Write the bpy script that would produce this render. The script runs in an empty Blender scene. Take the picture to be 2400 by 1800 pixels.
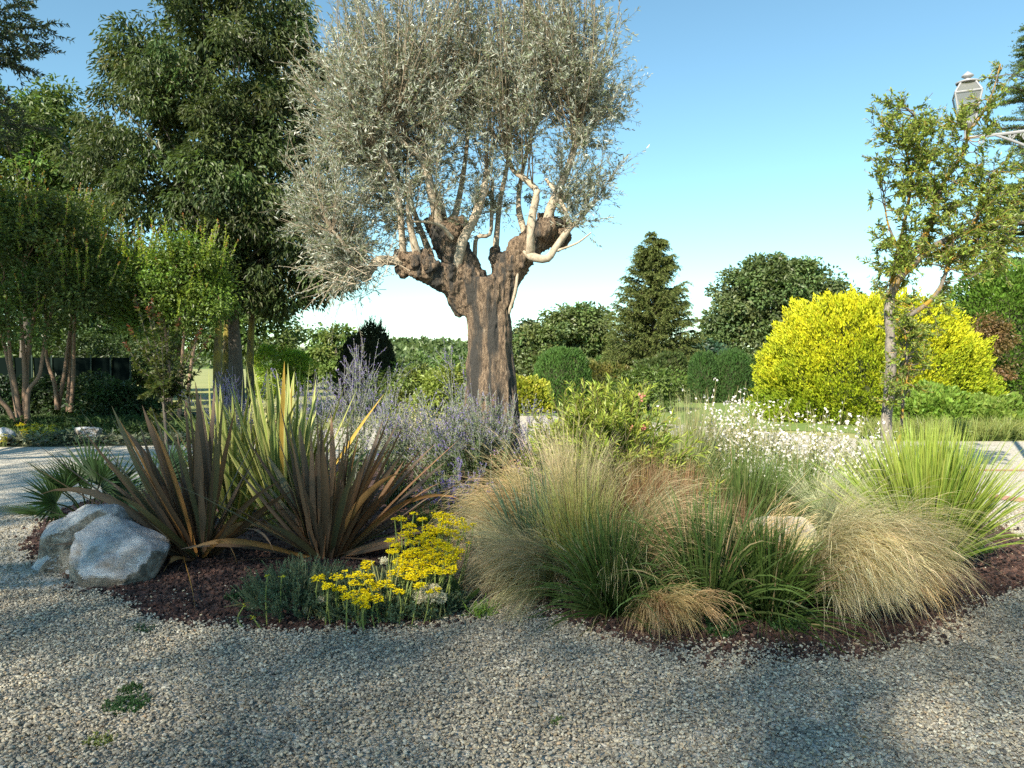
import bpy, bmesh, math
import numpy as np
from mathutils import Vector

R = math.radians
sc = bpy.context.scene
COL = sc.collection

# ------------------------------------------------------------------ camera
FPX, HOR = 1800.0, 855.0
CAMZ = 1.6
TH = math.atan((900 - HOR) / FPX)
cam_d = bpy.data.cameras.new('camera')
cam_d.sensor_width = 36
cam_d.lens = 36 * FPX / 2400
cam_d.clip_start = 0.05
cam_d.clip_end = 3000
cam = bpy.data.objects.new('camera', cam_d)
cam.location = (0, 0, CAMZ)
cam.rotation_euler = (R(90) - TH, 0, 0)
COL.objects.link(cam)
sc.camera = cam

# ------------------------------------------------------------------ light
SUN_AZ, SUN_EL = R(210), R(36)          # the sun stands behind the camera, to its left
world = bpy.data.worlds.new('World')
sc.world = world
world.use_nodes = True
wn = world.node_tree
sky = wn.nodes.new('ShaderNodeTexSky')
sky.sky_type = 'NISHITA'
sky.sun_disc = False
sky.sun_elevation = SUN_EL
sky.sun_rotation = SUN_AZ
sky.air_density = 1.0
sky.dust_density = 0.0
sky.ozone_density = 1.6
tint = wn.nodes.new('ShaderNodeMix')      # the camera's cool white balance, the same all over the sky
tint.data_type = 'RGBA'
tint.blend_type = 'MULTIPLY'
tint.inputs[0].default_value = 1
tint.inputs[7].default_value = (.76, .97, .89, 1)
wn.links.new(sky.outputs[0], tint.inputs[6])
wn.links.new(tint.outputs[2], wn.nodes['Background'].inputs[0])
wn.nodes['Background'].inputs[1].default_value = 0.10
sun_d = bpy.data.lights.new('sun', 'SUN')
sun_d.energy = 5.0
sun_d.angle = R(0.53)
sun_d.color = (1.0, 0.91, 0.75)
sun = bpy.data.objects.new('sun', sun_d)
SUNV = Vector((math.sin(SUN_AZ) * math.cos(SUN_EL), math.cos(SUN_AZ) * math.cos(SUN_EL), math.sin(SUN_EL)))
sun.rotation_euler = SUNV.to_track_quat('Z', 'Y').to_euler()
sun.location = SUNV * 60
COL.objects.link(sun)
sc.view_settings.view_transform = 'Standard'
sc.view_settings.look = 'None'
sc.view_settings.gamma = 1
sc.view_settings.exposure = 1.2
sc.view_settings.use_curve_mapping = False
sc.cycles.use_denoising = False
sc.cycles.use_adaptive_sampling = False
sc.cycles.sample_clamp_indirect = 4
sc.cycles.max_bounces = 6
sc.cycles.transparent_max_bounces = 8

# ------------------------------------------------------------------ maths helpers
RG = np.random.default_rng(11)
Z3 = np.array([0, 0, 1.0])


def A(*v):
    return np.array(v, float)


def unit(v):
    v = np.asarray(v, float)
    return v / np.maximum(np.linalg.norm(v, axis=-1, keepdims=True), 1e-9)


def at(px, py, Y):
    """the world point that lies Y metres in front of the camera at photo pixel (px, py)"""
    x = (px - 1200) / FPX
    y = -(py - 900) / FPX
    d = A(x, math.cos(TH) + math.sin(TH) * y, -math.sin(TH) + math.cos(TH) * y)
    return A(0, 0, CAMZ) + d * (Y / d[1])


def gr(px, Y, z=0.0):
    p = at(px, 900, Y)
    p[2] = z
    return p


def hz(py, Y):
    return at(1200, py, Y)[2]


def randdir(n, rg=None):
    return unit((rg or RG).normal(size=(n, 3)))


def _h(i, j, k, s):
    n = (i * 374761393 + j * 668265263 + k * 1442695041 + s * 974711) & 0x7fffffff
    n = ((n ^ (n >> 13)) * 1274126177) & 0x7fffffff
    return ((n ^ (n >> 16)) & 0xffff) / 65535.0


def vnoise(P, s=0):
    P = np.asarray(P, float)
    I = np.floor(P).astype(np.int64)
    f = P - I
    f = f * f * (3 - 2 * f)
    r = 0
    for dx in (0, 1):
        for dy in (0, 1):
            for dz in (0, 1):
                w = (f[:, 0] if dx else 1 - f[:, 0]) * (f[:, 1] if dy else 1 - f[:, 1]) * (f[:, 2] if dz else 1 - f[:, 2])
                r = r + w * _h(I[:, 0] + dx, I[:, 1] + dy, I[:, 2] + dz, s)
    return r * 2 - 1


def fbm(P, o=4, s=0):
    r, a = 0, 1.0
    P = np.asarray(P, float)
    for k in range(o):
        r = r + a * vnoise(P * 2 ** k, s + k)
        a *= .5
    return r


def spline(pts, n=12):
    """Catmull-Rom through the points"""
    P = np.asarray(pts, float)
    P = np.vstack([2 * P[0] - P[1], P, 2 * P[-1] - P[-2]])
    m = len(P) - 3
    out = []
    for t in np.linspace(0, m - 1e-6, n):
        i = int(t)
        u = t - i
        a, b, c, d = P[i:i + 4]
        out.append(.5 * (2 * b + (c - a) * u + (2 * a - 5 * b + 4 * c - d) * u * u + (3 * b - a - 3 * c + d) * u ** 3))
    return np.array(out)


# ------------------------------------------------------------------ mesh helpers
WORLD = {}


class Geo:
    def __init__(s):
        s.V, s.Q, s.T, s.C, s.n = [], [], [], [], 0

    def add(s, V, F, C):
        V = np.asarray(V, float).reshape(-1, 3)
        F = np.asarray(F, np.int64)
        C = np.broadcast_to(np.asarray(C, float), V.shape) if np.ndim(C) == 1 else np.asarray(C, float).reshape(-1, 3)
        s.V.append(V)
        s.C.append(C)
        (s.Q if F.shape[1] == 4 else s.T).append(F + s.n)
        s.n += len(V)
        return s

    def obj(s, name, mat, parent=None, smooth=False, origin=None):
        V = np.concatenate(s.V)
        C = np.concatenate(s.C)
        off = A(0, 0, 0)
        if parent is not None:
            off = WORLD[parent.name]
        elif origin is not None:
            off = np.asarray(origin, float)
        me = bpy.data.meshes.new(name)
        nq = sum(len(q) for q in s.Q)
        nt = sum(len(q) for q in s.T)
        me.vertices.add(len(V))
        me.vertices.foreach_set('co', (V - off).astype(np.float32).ravel())
        loops = np.concatenate([q.ravel() for q in s.Q] + [q.ravel() for q in s.T]).astype(np.int32)
        me.loops.add(len(loops))
        me.loops.foreach_set('vertex_index', loops)
        me.polygons.add(nq + nt)
        st = np.concatenate([np.arange(nq) * 4, nq * 4 + np.arange(nt) * 3]).astype(np.int32)
        me.polygons.foreach_set('loop_start', st)
        me.polygons.foreach_set('use_smooth', np.full(nq + nt, smooth))
        me.update(calc_edges=True)
        a = me.attributes.new('Col', 'FLOAT_COLOR', 'POINT')
        a.data.foreach_set('color', np.hstack([np.clip(C, 0, 1), np.ones((len(C), 1))]).astype(np.float32).ravel())
        me.materials.append(mat)
        return link(name, me, parent, off)


def link(name, data, parent=None, off=None):
    o = bpy.data.objects.new(name, data)
    COL.objects.link(o)
    if parent is not None:
        o.parent = parent
        WORLD[o.name] = WORLD[parent.name]
    else:
        off = A(0, 0, 0) if off is None else np.asarray(off, float)
        o.location = off
        WORLD[o.name] = off
    return o


def tag(o, label=None, cat=None, group=None, kind=None):
    if label:
        o['label'] = label
    if cat:
        o['category'] = cat
    if group:
        o['group'] = group
    if kind:
        o['kind'] = kind
    return o


def thing(name, label, cat, loc, group=None):
    return tag(link(name, None, None, loc), label, cat, group)


def sub(V, F, smooth=True):
    pass


def grid_faces(n, K, m, closed=False):
    """faces of n sheets of K rows and m columns of vertices"""
    mm = m if closed else m - 1
    k, j = np.meshgrid(np.arange(K - 1), np.arange(mm), indexing='ij')
    k, j = k.ravel(), j.ravel()
    j2 = (j + 1) % m
    f = np.stack([k * m + j, k * m + j2, (k + 1) * m + j2, (k + 1) * m + j], 1)
    return (f[None] + (np.arange(n) * K * m)[:, None, None]).reshape(-1, 4)


def axes(P, D, L, K=8, grav=0.0, wob=0.0, p=1.0, pull=None, rg=None):
    """n curved stems: start, direction, length; gravity bends them more towards the tip"""
    rg = rg or RG
    n = len(P)
    L = np.broadcast_to(np.asarray(L, float), (n,))
    grav = np.broadcast_to(np.asarray(grav, float), (n,))
    pts = np.zeros((n, K, 3))
    pts[:, 0] = P
    d = unit(D).copy()
    seg = (L / (K - 1))[:, None]
    down = A(0, 0, -1.0) if pull is None else np.asarray(pull, float)
    for k in range(1, K):
        pts[:, k] = pts[:, k - 1] + d * seg
        d = d + down * (grav * ((k / (K - 1)) ** p) * 2 / (K - 1))[:, None]
        if wob:
            d = d + rg.normal(size=(n, 3)) * wob
        d = unit(d)
    return pts


def tang(pts):
    t = np.empty_like(pts)
    t[:, 1:-1] = pts[:, 2:] - pts[:, :-2]
    t[:, 0] = pts[:, 1] - pts[:, 0]
    t[:, -1] = pts[:, -1] - pts[:, -2]
    return unit(t)


def lerpcol(c0, c1, t):
    return np.asarray(c0)[..., None, :] * (1 - t)[..., None] + np.asarray(c1)[..., None, :] * t[..., None]


def jit(n, c, var=.15, hue=.06, rg=None):
    rg = rg or RG
    c = np.broadcast_to(np.asarray(c, float), (n, 3))
    return np.clip(c * (1 + var * rg.normal(size=(n, 1))) * (1 + hue * rg.normal(size=(n, 3))), 0.002, 1)


def strips(geo, pts, width, prof, c0, c1=None, rg=None, ct=None):
    """flat blades along the stems; colours run from c0 (n,3) at the base to c1 at the tip"""
    rg = rg or RG
    n, K, _ = pts.shape
    T = tang(pts)
    a = rg.uniform(0, 2 * np.pi, n)
    Hh = np.stack([np.cos(a), np.sin(a), np.zeros(n)], 1)
    S = unit(np.cross(T, Hh[:, None, :]))
    w = (np.broadcast_to(np.asarray(width, float), (n,))[:, None] * np.asarray(prof)[None])[..., None] * .5
    V = np.stack([pts - S * w, pts + S * w], 2)
    t = np.linspace(0, 1, K) if ct is None else np.asarray(ct)
    c0 = np.broadcast_to(np.asarray(c0, float), (n, 3))
    c1 = c0 if c1 is None else np.broadcast_to(np.asarray(c1, float), (n, 3))
    C = c0[:, None] * (1 - t)[None, :, None] + c1[:, None] * t[None, :, None]
    C = np.repeat(C[:, :, None], 2, 2)
    geo.add(V.reshape(-1, 3), grid_faces(n, K, 2), C.reshape(-1, 3))


def tubes(geo, pts, rad, col, sides=5, cap=False):
    pts = np.asarray(pts, float)
    if pts.ndim == 2:
        pts = pts[None]
    n, K, _ = pts.shape
    rad = np.broadcast_to(np.asarray(rad, float), (n, K))
    T = tang(pts)
    ref = np.where(np.abs(T[:, :1, 2:3]) > .9, A(1, 0, 0), Z3)
    U = unit(np.cross(T, ref))
    W = np.cross(T, U)
    a = np.arange(sides) * 2 * np.pi / sides
    ring = U[:, :, None] * np.cos(a)[None, None, :, None] + W[:, :, None] * np.sin(a)[None, None, :, None]
    V = pts[:, :, None] + ring * rad[:, :, None, None]
    col = np.asarray(col, float)
    if col.ndim == 2:
        col = np.repeat(np.repeat(col[:, None], K, 1)[:, :, None], sides, 2).reshape(-1, 3)
    geo.add(V.reshape(-1, 3), grid_faces(n, K, sides, True), col)


def limb(geo, path, r0, r1, col, n=14, sides=9, rough=.12, seed=0, flare=0.0):
    """one bough with an uneven bark surface"""
    p = spline(path, n)
    t = np.linspace(0, 1, n)
    rad = r0 + (r1 - r0) * t + flare * r0 * np.exp(-t * 9)
    T = tang(p[None])[0]
    ref = np.where(np.abs(T[:1, 2:3]) > .9, A(1, 0, 0), Z3)
    U = unit(np.cross(T, np.broadcast_to(ref, T.shape)))
    W = np.cross(T, U)
    a = np.arange(sides) * 2 * np.pi / sides
    ring = U[:, None] * np.cos(a)[None, :, None] + W[:, None] * np.sin(a)[None, :, None]
    rr = rad[:, None] * (1 + rough * vnoise((p[:, None] + ring * rad[:, None, None]).reshape(-1, 3) * (1.2 / max(r0, .01)) * .35, seed).reshape(n, sides))
    V = p[:, None] + ring * rr[..., None]
    geo.add(V.reshape(-1, 3), grid_faces(1, n, sides, True), col)
    geo.add(np.vstack([V[-1], p[-1:] + T[-1:] * rad[-1] * .3]), np.array([[j, (j + 1) % sides, sides] for j in range(sides)]), col)
    return p


def leaves(geo, P, D, N, L, W, C, fold=.25, droop=.12, mid=.45):
    n = len(P)
    D = unit(D)
    S = unit(np.cross(D, N))
    N = np.cross(S, D)
    L = np.broadcast_to(np.asarray(L, float), (n,))[:, None]
    W = np.broadcast_to(np.asarray(W, float), (n,))[:, None]
    m = P + D * L * mid
    V = np.stack([P, m + S * W * .5 + N * W * fold, P + D * L - N * L * droop, m - S * W * .5 + N * W * fold], 1)
    C = np.repeat(np.broadcast_to(np.asarray(C, float), (n, 3))[:, None], 4, 1)
    geo.add(V.reshape(-1, 3), np.arange(n * 4).reshape(n, 4), C.reshape(-1, 3))


def leaves_on(geo, pts, n_per, t0, t1, L, W, c0, c1=None, ang=.9, var=.18, hue=.06, rg=None, fold=.25, droop=.12, cpow=1.0, lsh=0.3):
    """leaves set round every stem between t0 and t1"""
    rg = rg or RG
    ns, K, _ = pts.shape
    T = tang(pts)
    i = np.repeat(np.arange(ns), n_per)
    t = t0 + (t1 - t0) * rg.random(len(i))
    f = t * (K - 1)
    k = np.minimum(f.astype(int), K - 2)
    u = (f - k)[:, None]
    P = pts[i, k] * (1 - u) + pts[i, k + 1] * u
    D = T[i, k]
    q = randdir(len(i), rg)
    side = unit(q - D * np.sum(q * D, 1, keepdims=True))
    ang = ang * rg.uniform(.7, 1.25, len(i))[:, None]
    dd = D * np.cos(ang) + side * np.sin(ang)
    N = unit(np.cross(np.cross(D, dd), dd) * -1 + rg.normal(size=dd.shape) * .35)
    N = np.where(N[:, 2:3] < 0, -N, N)
    c1 = c0 if c1 is None else c1
    w = ((t - t0) / max(t1 - t0, 1e-6)) ** cpow
    C = np.asarray(c0)[None] * (1 - w)[:, None] + np.asarray(c1)[None] * w[:, None]
    C = np.clip(C * (1 + var * rg.normal(size=(len(i), 1))) * (1 + hue * rg.normal(size=(len(i), 3))), .002, 1)
    s = rg.uniform(.7, 1.2, len(i)) * (1 - lsh * w)
    leaves(geo, P, dd, N, L * s, W * s, C, fold, droop)


def disc(n, r, rg=None):
    rg = rg or RG
    a = rg.uniform(0, 2 * np.pi, n)
    q = np.sqrt(rg.random(n)) * r
    return np.stack([np.cos(a) * q, np.sin(a) * q, np.zeros(n)], 1)


# ------------------------------------------------------------------ materials
def newmat(name):
    m = bpy.data.materials.new(name)
    m.use_nodes = True
    return m, m.node_tree, m.node_tree.nodes['Principled BSDF']


def ramp(nt, fac, stops):
    r = nt.nodes.new('ShaderNodeValToRGB')
    e = r.color_ramp.elements
    while len(e) < len(stops):
        e.new(.5)
    for q, (p, c) in zip(e, stops):
        q.position = p
        q.color = (*c, 1)
    nt.links.new(fac, r.inputs[0])
    return r.outputs[0]


def noise(nt, scale, detail=5, rough=.6, vec=None, dist=0):
    t = nt.nodes.new('ShaderNodeTexNoise')
    t.inputs['Scale'].default_value = scale
    t.inputs['Detail'].default_value = detail
    t.inputs['Roughness'].default_value = rough
    t.inputs['Distortion'].default_value = dist
    if vec is not None:
        nt.links.new(vec, t.inputs['Vector'])
    return t.outputs['Fac']


def coords(nt, scale=(1, 1, 1), kind='Object'):
    c = nt.nodes.new('ShaderNodeTexCoord')
    m = nt.nodes.new('ShaderNodeMapping')
    m.inputs['Scale'].default_value = scale
    nt.links.new(c.outputs[kind], m.inputs['Vector'])
    return m.outputs[0]


def mixc(nt, fac, a, b, mode='MIX'):
    m = nt.nodes.new('ShaderNodeMix')
    m.data_type = 'RGBA'
    m.blend_type = mode
    for v, k in ((fac, 0), (a, 6), (b, 7)):
        if isinstance(v, (int, float)):
            m.inputs[k].default_value = v
        elif isinstance(v, tuple):
            m.inputs[k].default_value = (*v, 1)
        else:
            nt.links.new(v, m.inputs[k])
    return m.outputs[2]


def bump(nt, h, bsdf, strength=.5, dist=.02):
    b = nt.nodes.new('ShaderNodeBump')
    b.inputs['Strength'].default_value = strength
    b.inputs['Distance'].default_value = dist
    nt.links.new(h, b.inputs['Height'])
    nt.links.new(b.outputs[0], bsdf.inputs['Normal'])


def leafmat(name, rough=.5, trans=.3, spec=.4, back=None, tcol=(1.5, 1.5, .7)):
    m, nt, b = newmat(name)
    a = nt.nodes.new('ShaderNodeAttribute')
    a.attribute_name = 'Col'
    c = a.outputs['Color']
    if back:
        g = nt.nodes.new('ShaderNodeNewGeometry')
        c = mixc(nt, g.outputs['Backfacing'], c, back)
    nt.links.new(c, b.inputs['Base Color'])
    b.inputs['Roughness'].default_value = rough
    b.inputs['Specular IOR Level'].default_value = spec
    if trans > 0:
        tr = nt.nodes.new('ShaderNodeBsdfTranslucent')
        nt.links.new(mixc(nt, 1.0, c, tcol, 'MULTIPLY'), tr.inputs['Color'])
        ms = nt.nodes.new('ShaderNodeMixShader')
        ms.inputs[0].default_value = trans
        nt.links.new(b.outputs[0], ms.inputs[1])
        nt.links.new(tr.outputs[0], ms.inputs[2])
        nt.links.new(ms.outputs[0], nt.nodes['Material Output'].inputs['Surface'])
    return m


def barkmat(name, stops, sc3=(9, 9, 2.2), bstr=.8, bd=.03, patch=None, rgh=.7):
    m, nt, b = newmat(name)
    v = coords(nt, sc3)
    n1 = noise(nt, 3, 12, rgh, v, .4)
    col = ramp(nt, n1, stops)
    if patch:
        v2 = coords(nt, patch[1])
        n2 = noise(nt, 1.6, 4, .6, v2)
        r = ramp(nt, n2, [(.46, (0, 0, 0)), (.58, (1, 1, 1))])
        col = mixc(nt, r, col, patch[0])
    a = nt.nodes.new('ShaderNodeAttribute')
    a.attribute_name = 'Col'
    col = mixc(nt, 1.0, col, a.outputs['Color'], 'MULTIPLY')
    nt.links.new(col, b.inputs['Base Color'])
    b.inputs['Roughness'].default_value = .9
    bump(nt, n1, b, bstr, bd)
    return m


M = {}
M['leaf'] = leafmat('leaf', .45, .3, .4)
M['glossy_leaf'] = leafmat('glossy_leaf', .32, .25, .5)
M['matt_leaf'] = leafmat('matt_leaf', .65, .25, .25)
M['needle'] = leafmat('needle', .6, .15, .25)
M['olive_leaf'] = leafmat('olive_leaf', .38, .15, .5, back=(.36, .38, .33))
M['blade'] = leafmat('blade', .42, .3, .4)
M['straw'] = leafmat('straw', .5, .35, .35, tcol=(1.2, 1.1, .8))
M['sword'] = leafmat('sword', .5, .15, .22, tcol=(1.3, 1.1, .6))
M['petal'] = leafmat('petal', .6, .35, .2, tcol=(1.05, 1.05, 1.0))
M['stem'] = leafmat('stem', .7, 0, .2)
M['olive_bark'] = barkmat('olive_bark', [(.34, (.012, .009, .007)), (.45, (.13, .088, .056)), (.54, (.34, .235, .15)), (.68, (.60, .47, .33))],
                          (13, 13, 3.6), 1.0, .07, ((.06, .055, .048), (4.5, 4.5, .5)), .82)
M['smooth_bark'] = barkmat('smooth_bark', [(.3, (.16, .125, .085)), (.5, (.36, .295, .215)), (.7, (.52, .45, .35))], (8, 8, 5), .5, .02, None, .8)
M['slim_bark'] = barkmat('slim_bark', [(.28, (.04, .034, .028)), (.48, (.20, .175, .145)), (.75, (.40, .36, .30))], (14, 14, 5), 1.0, .02)
M['grey_bark'] = barkmat('grey_bark', [(.25, (.035, .03, .024)), (.55, (.12, .10, .08)), (.8, (.22, .19, .15))], (9, 9, 2.5), .8, .03)
M['lichen_bark'] = barkmat('lichen_bark', [(.25, (.035, .03, .025)), (.5, (.14, .12, .095)), (.8, (.27, .24, .19))], (12, 12, 5), .9, .02,
                           ((.32, .19, .02), (5, 5, 5)))
M['trunk_lichen'] = barkmat('trunk_lichen', [(.25, (.05, .045, .03)), (.55, (.13, .11, .06)), (.8, (.25, .21, .11))], (9, 9, 2.5), .8, .03,
                            ((.26, .21, .04), (2, 2, .8)))
M['myrtle_bark'] = barkmat('myrtle_bark', [(.25, (.11, .07, .045)), (.55, (.23, .15, .10)), (.8, (.34, .25, .17))], (8, 8, 1.5), .3, .01)


def gravel_sheet_mat():
    m, nt, b = newmat('gravel_sheet')
    v = coords(nt)
    vo = nt.nodes.new('ShaderNodeTexVoronoi')
    vo.inputs['Scale'].default_value = 48
    nt.links.new(v, vo.inputs['Vector'])
    hs = nt.nodes.new('ShaderNodeSeparateColor')
    nt.links.new(vo.outputs['Color'], hs.inputs[0])
    c = ramp(nt, hs.outputs[0], [(0, (.36, .34, .29)), (.3, (.50, .47, .40)), (.65, (.62, .58, .49)), (1, (.74, .70, .61))])
    n = noise(nt, .8, 5, .6, v)
    c = mixc(nt, ramp(nt, n, [(.3, (.0, .0, .0)), (.7, (.5, .5, .5))]), c, (.60, .53, .41))
    edge = ramp(nt, vo.outputs['Distance'], [(.3, (1, 1, 1)), (.8, (.55, .53, .5))])
    c = mixc(nt, 1.0, c, edge, 'MULTIPLY')
    nt.links.new(c, b.inputs['Base Color'])
    b.inputs['Roughness'].default_value = .85
    inv = nt.nodes.new('ShaderNodeMath')
    inv.operation = 'SUBTRACT'
    inv.inputs[0].default_value = 1
    nt.links.new(vo.outputs['Distance'], inv.inputs[1])
    bump(nt, inv.outputs[0], b, .9, .012)
    return m


def speck_mat(name, stops, scale=14, bscale=40, bs=.6, bd=.03):
    m, nt, b = newmat(name)
    v = coords(nt)
    n = noise(nt, scale, 6, .65, v)
    nt.links.new(ramp(nt, n, stops), b.inputs['Base Color'])
    b.inputs['Roughness'].default_value = .95
    bump(nt, noise(nt, bscale, 4, .6, v), b, bs, bd)
    return m


M['gravel_sheet'] = gravel_sheet_mat()
M['mulch_soil'] = speck_mat('mulch_soil', [(.3, (.03, .016, .013)), (.55, (.09, .045, .035)), (.75, (.16, .085, .065))], 60, 60)
M['soil'] = speck_mat('soil', [(.3, (.03, .03, .015)), (.55, (.06, .07, .028)), (.75, (.09, .11, .04))], 9, 30)
M['field'] = speck_mat('field', [(.3, (.17, .20, .055)), (.5, (.26, .27, .09)), (.75, (.36, .34, .14))], .35, 3, .4, .1)
M['lawn'] = speck_mat('lawn', [(.3, (.10, .16, .03)), (.6, (.17, .24, .05)), (.8, (.24, .29, .09))], 4, 40, .5, .05)
M['hill'] = speck_mat('hill', [(.3, (.05, .085, .03)), (.5, (.09, .14, .05)), (.75, (.15, .20, .075))], .09, .2, 1, 3)


# ------------------------------------------------------------------ the ground
def sheet(name, pts, z, mat, n=None):
    g = Geo()
    P = np.array([[x, y, z] for x, y in pts], float)
    c = P.mean(0)
    V = np.vstack([P, c])
    k = len(P)
    g.add(V, np.array([[i, (i + 1) % k, k] for i in range(k)]), (1, 1, 1))
    return tag(g.obj(name, mat), kind='structure')


g = Geo()
xs = np.concatenate([[-1500, -400, -120], np.linspace(-60, 60, 49), [120, 400, 1500]])
ys = np.concatenate([[-300, -60], np.linspace(-20, 100, 41), [200, 500, 2500]])
X, Y = np.meshgrid(xs, ys)
V = np.stack([X, Y, np.zeros_like(X) - .02], 2).reshape(-1, 3)
ii, jj = np.meshgrid(np.arange(len(ys) - 1), np.arange(len(xs) - 1), indexing='ij')
a = (ii * len(xs) + jj).ravel()
g.add(V, np.stack([a, a + 1, a + len(xs) + 1, a + len(xs)], 1), (1, 1, 1))
tag(g.obj('field', M['field']), kind='structure')

sheet('gravel_yard', [(-30, -25), (30, -25), (30, 16.2), (8, 16.0), (5.5, 19), (2, 24), (-2, 24), (-6.6, 15.2), (-14, 14.6), (-30, 14)], 0, M['gravel_sheet'])
sheet('lawn', [(-3, 24.5), (1.5, 24.5), (5.2, 19.6), (9, 17.6), (40, 17), (60, 60), (-2, 60)], -.008, M['lawn'])


def rim(pts, n=120):
    p = spline(np.array([(x, y, 0) for x, y in pts + pts[:1]]), n)[:-1]
    return p[:, :2]


BED = rim([(-4.35, 6.75), (-3.6, 6.0), (-2.9, 5.35), (-2.2, 4.75), (-1.3, 4.55), (-.55, 4.75), (-.25, 5.2), (.05, 5.25), (.32, 4.85), (.75, 4.35),
           (1.35, 4.15), (2.0, 4.2), (2.6, 4.65), (3.3, 5.2), (4.1, 5.9), (4.75, 7.2), (5.0, 9), (4.4, 11.4), (2.5, 12.9), (0, 13.2), (-2.8, 12.6), (-4.6, 10.6), (-5.0, 8.6)])


def inside(P, poly):
    x, y = P[:, 0], P[:, 1]
    r = np.zeros(len(P), bool)
    q = np.roll(poly, 1, 0)
    for (x1, y1), (x2, y2) in zip(poly, q):
        c = (y1 > y) != (y2 > y)
        with np.errstate(divide='ignore', invalid='ignore'):
            r ^= c & (x < (x2 - x1) * (y - y1) / (y2 - y1 + 1e-12) + x1)
    return r


def rimdist(P, poly):
    d = np.full(len(P), 9e9)
    for p in poly:
        d = np.minimum(d, np.hypot(P[:, 0] - p[0], P[:, 1] - p[1]))
    return d


sheet('flower_bed', [tuple(p) for p in BED], .004, M['mulch_soil'])


def scatter(name, label, P, scl, rot, col, mat, flat, seed, subd=2, amp=.35, nvar=4):
    """one object of loose stones: every stone is drawn from a handful of uneven shapes"""
    me = bpy.data.meshes.new(name)
    n = len(P)
    me.vertices.add(n)
    me.vertices.foreach_set('co', P.astype(np.float32).ravel())
    for nm, ty, dat, key in (('rot', 'FLOAT_VECTOR', rot, 'vector'), ('scl', 'FLOAT_VECTOR', scl, 'vector')):
        at_ = me.attributes.new(nm, ty, 'POINT')
        at_.data.foreach_set(key, dat.astype(np.float32).ravel())
    at_ = me.attributes.new('idx', 'INT', 'POINT')
    at_.data.foreach_set('value', RG.integers(0, nvar, n).astype(np.int32))
    at_ = me.attributes.new('pcol', 'FLOAT_COLOR', 'POINT')
    at_.data.foreach_set('color', np.hstack([col, np.ones((n, 1))]).astype(np.float32).ravel())
    o = link(name, me)
    tag(o, label, None, None, 'stuff')
    ng = bpy.data.node_groups.new(name, 'GeometryNodeTree')
    ng.interface.new_socket('Geometry', in_out='INPUT', socket_type='NodeSocketGeometry')
    ng.interface.new_socket('Geometry', in_out='OUTPUT', socket_type='NodeSocketGeometry')
    N, Lk = ng.nodes, ng.links
    gi, go = N.new('NodeGroupInput'), N.new('NodeGroupOutput')
    join = N.new('GeometryNodeJoinGeometry')
    for k in range(nvar):
        ico = N.new('GeometryNodeMeshIcoSphere')
        ico.inputs['Radius'].default_value = .5
        ico.inputs['Subdivisions'].default_value = subd
        sp = N.new('GeometryNodeSetPosition')
        nz = N.new('ShaderNodeTexNoise')
        nz.noise_dimensions = '4D'
        nz.inputs['W'].default_value = seed + k * 3.7
        nz.inputs['Scale'].default_value = 1.7 if flat else 2.4
        nz.inputs['Detail'].default_value = 1
        vm = N.new('ShaderNodeVectorMath')
        vm.operation = 'SUBTRACT'
        vm.inputs[1].default_value = (.5, .5, .5)
        vs = N.new('ShaderNodeVectorMath')
        vs.operation = 'SCALE'
        vs.inputs['Scale'].default_value = amp * 2
        Lk.new(nz.outputs['Color'], vm.inputs[0])
        Lk.new(vm.outputs[0], vs.inputs[0])
        Lk.new(ico.outputs[0], sp.inputs['Geometry'])
        Lk.new(vs.outputs[0], sp.inputs['Offset'])
        sm = N.new('GeometryNodeSetShadeSmooth')
        sm.inputs['Shade Smooth'].default_value = bool(flat)
        Lk.new(sp.outputs[0], sm.inputs[0])
        stm = N.new('GeometryNodeSetMaterial')
        stm.inputs['Material'].default_value = mat
        Lk.new(sm.outputs[0], stm.inputs[0])
        gti = N.new('GeometryNodeGeometryToInstance')
        Lk.new(stm.outputs[0], gti.inputs[0])
        Lk.new(gti.outputs[0], join.inputs[0])

    def attr(nm, ty):
        q = N.new('GeometryNodeInputNamedAttribute')
        q.data_type = ty
        q.inputs['Name'].default_value = nm
        return q.outputs['Attribute']
    iop = N.new('GeometryNodeInstanceOnPoints')
    iop.inputs['Pick Instance'].default_value = True
    Lk.new(gi.outputs[0], iop.inputs['Points'])
    Lk.new(join.outputs[0], iop.inputs['Instance'])
    Lk.new(attr('idx', 'INT'), iop.inputs['Instance Index'])
    e2r = N.new('FunctionNodeEulerToRotation')
    Lk.new(attr('rot', 'FLOAT_VECTOR'), e2r.inputs[0])
    Lk.new(e2r.outputs[0], iop.inputs['Rotation'])
    Lk.new(attr('scl', 'FLOAT_VECTOR'), iop.inputs['Scale'])
    Lk.new(iop.outputs[0], go.inputs[0])
    o.modifiers.new('stones', 'NODES').node_group = ng
    return o


def stone_mat(name, rough=.75, bs=.3, scale=2.5):
    m, nt, b = newmat(name)
    a = nt.nodes.new('ShaderNodeAttribute')
    a.attribute_type = 'INSTANCER'
    a.attribute_name = 'pcol'
    v = coords(nt)
    n = noise(nt, scale, 5, .7, v)
    nt.links.new(mixc(nt, 1.0, a.outputs['Color'], ramp(nt, n, [(.3, (.72, .72, .72)), (.7, (1.12, 1.1, 1.06))]), 'MULTIPLY'), b.inputs['Base Color'])
    b.inputs['Roughness'].default_value = rough
    bump(nt, n, b, bs, .1)
    return m


M['pebble'] = stone_mat('pebble')
M['lava'] = stone_mat('lava', .95, 1.0, 5)


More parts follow.
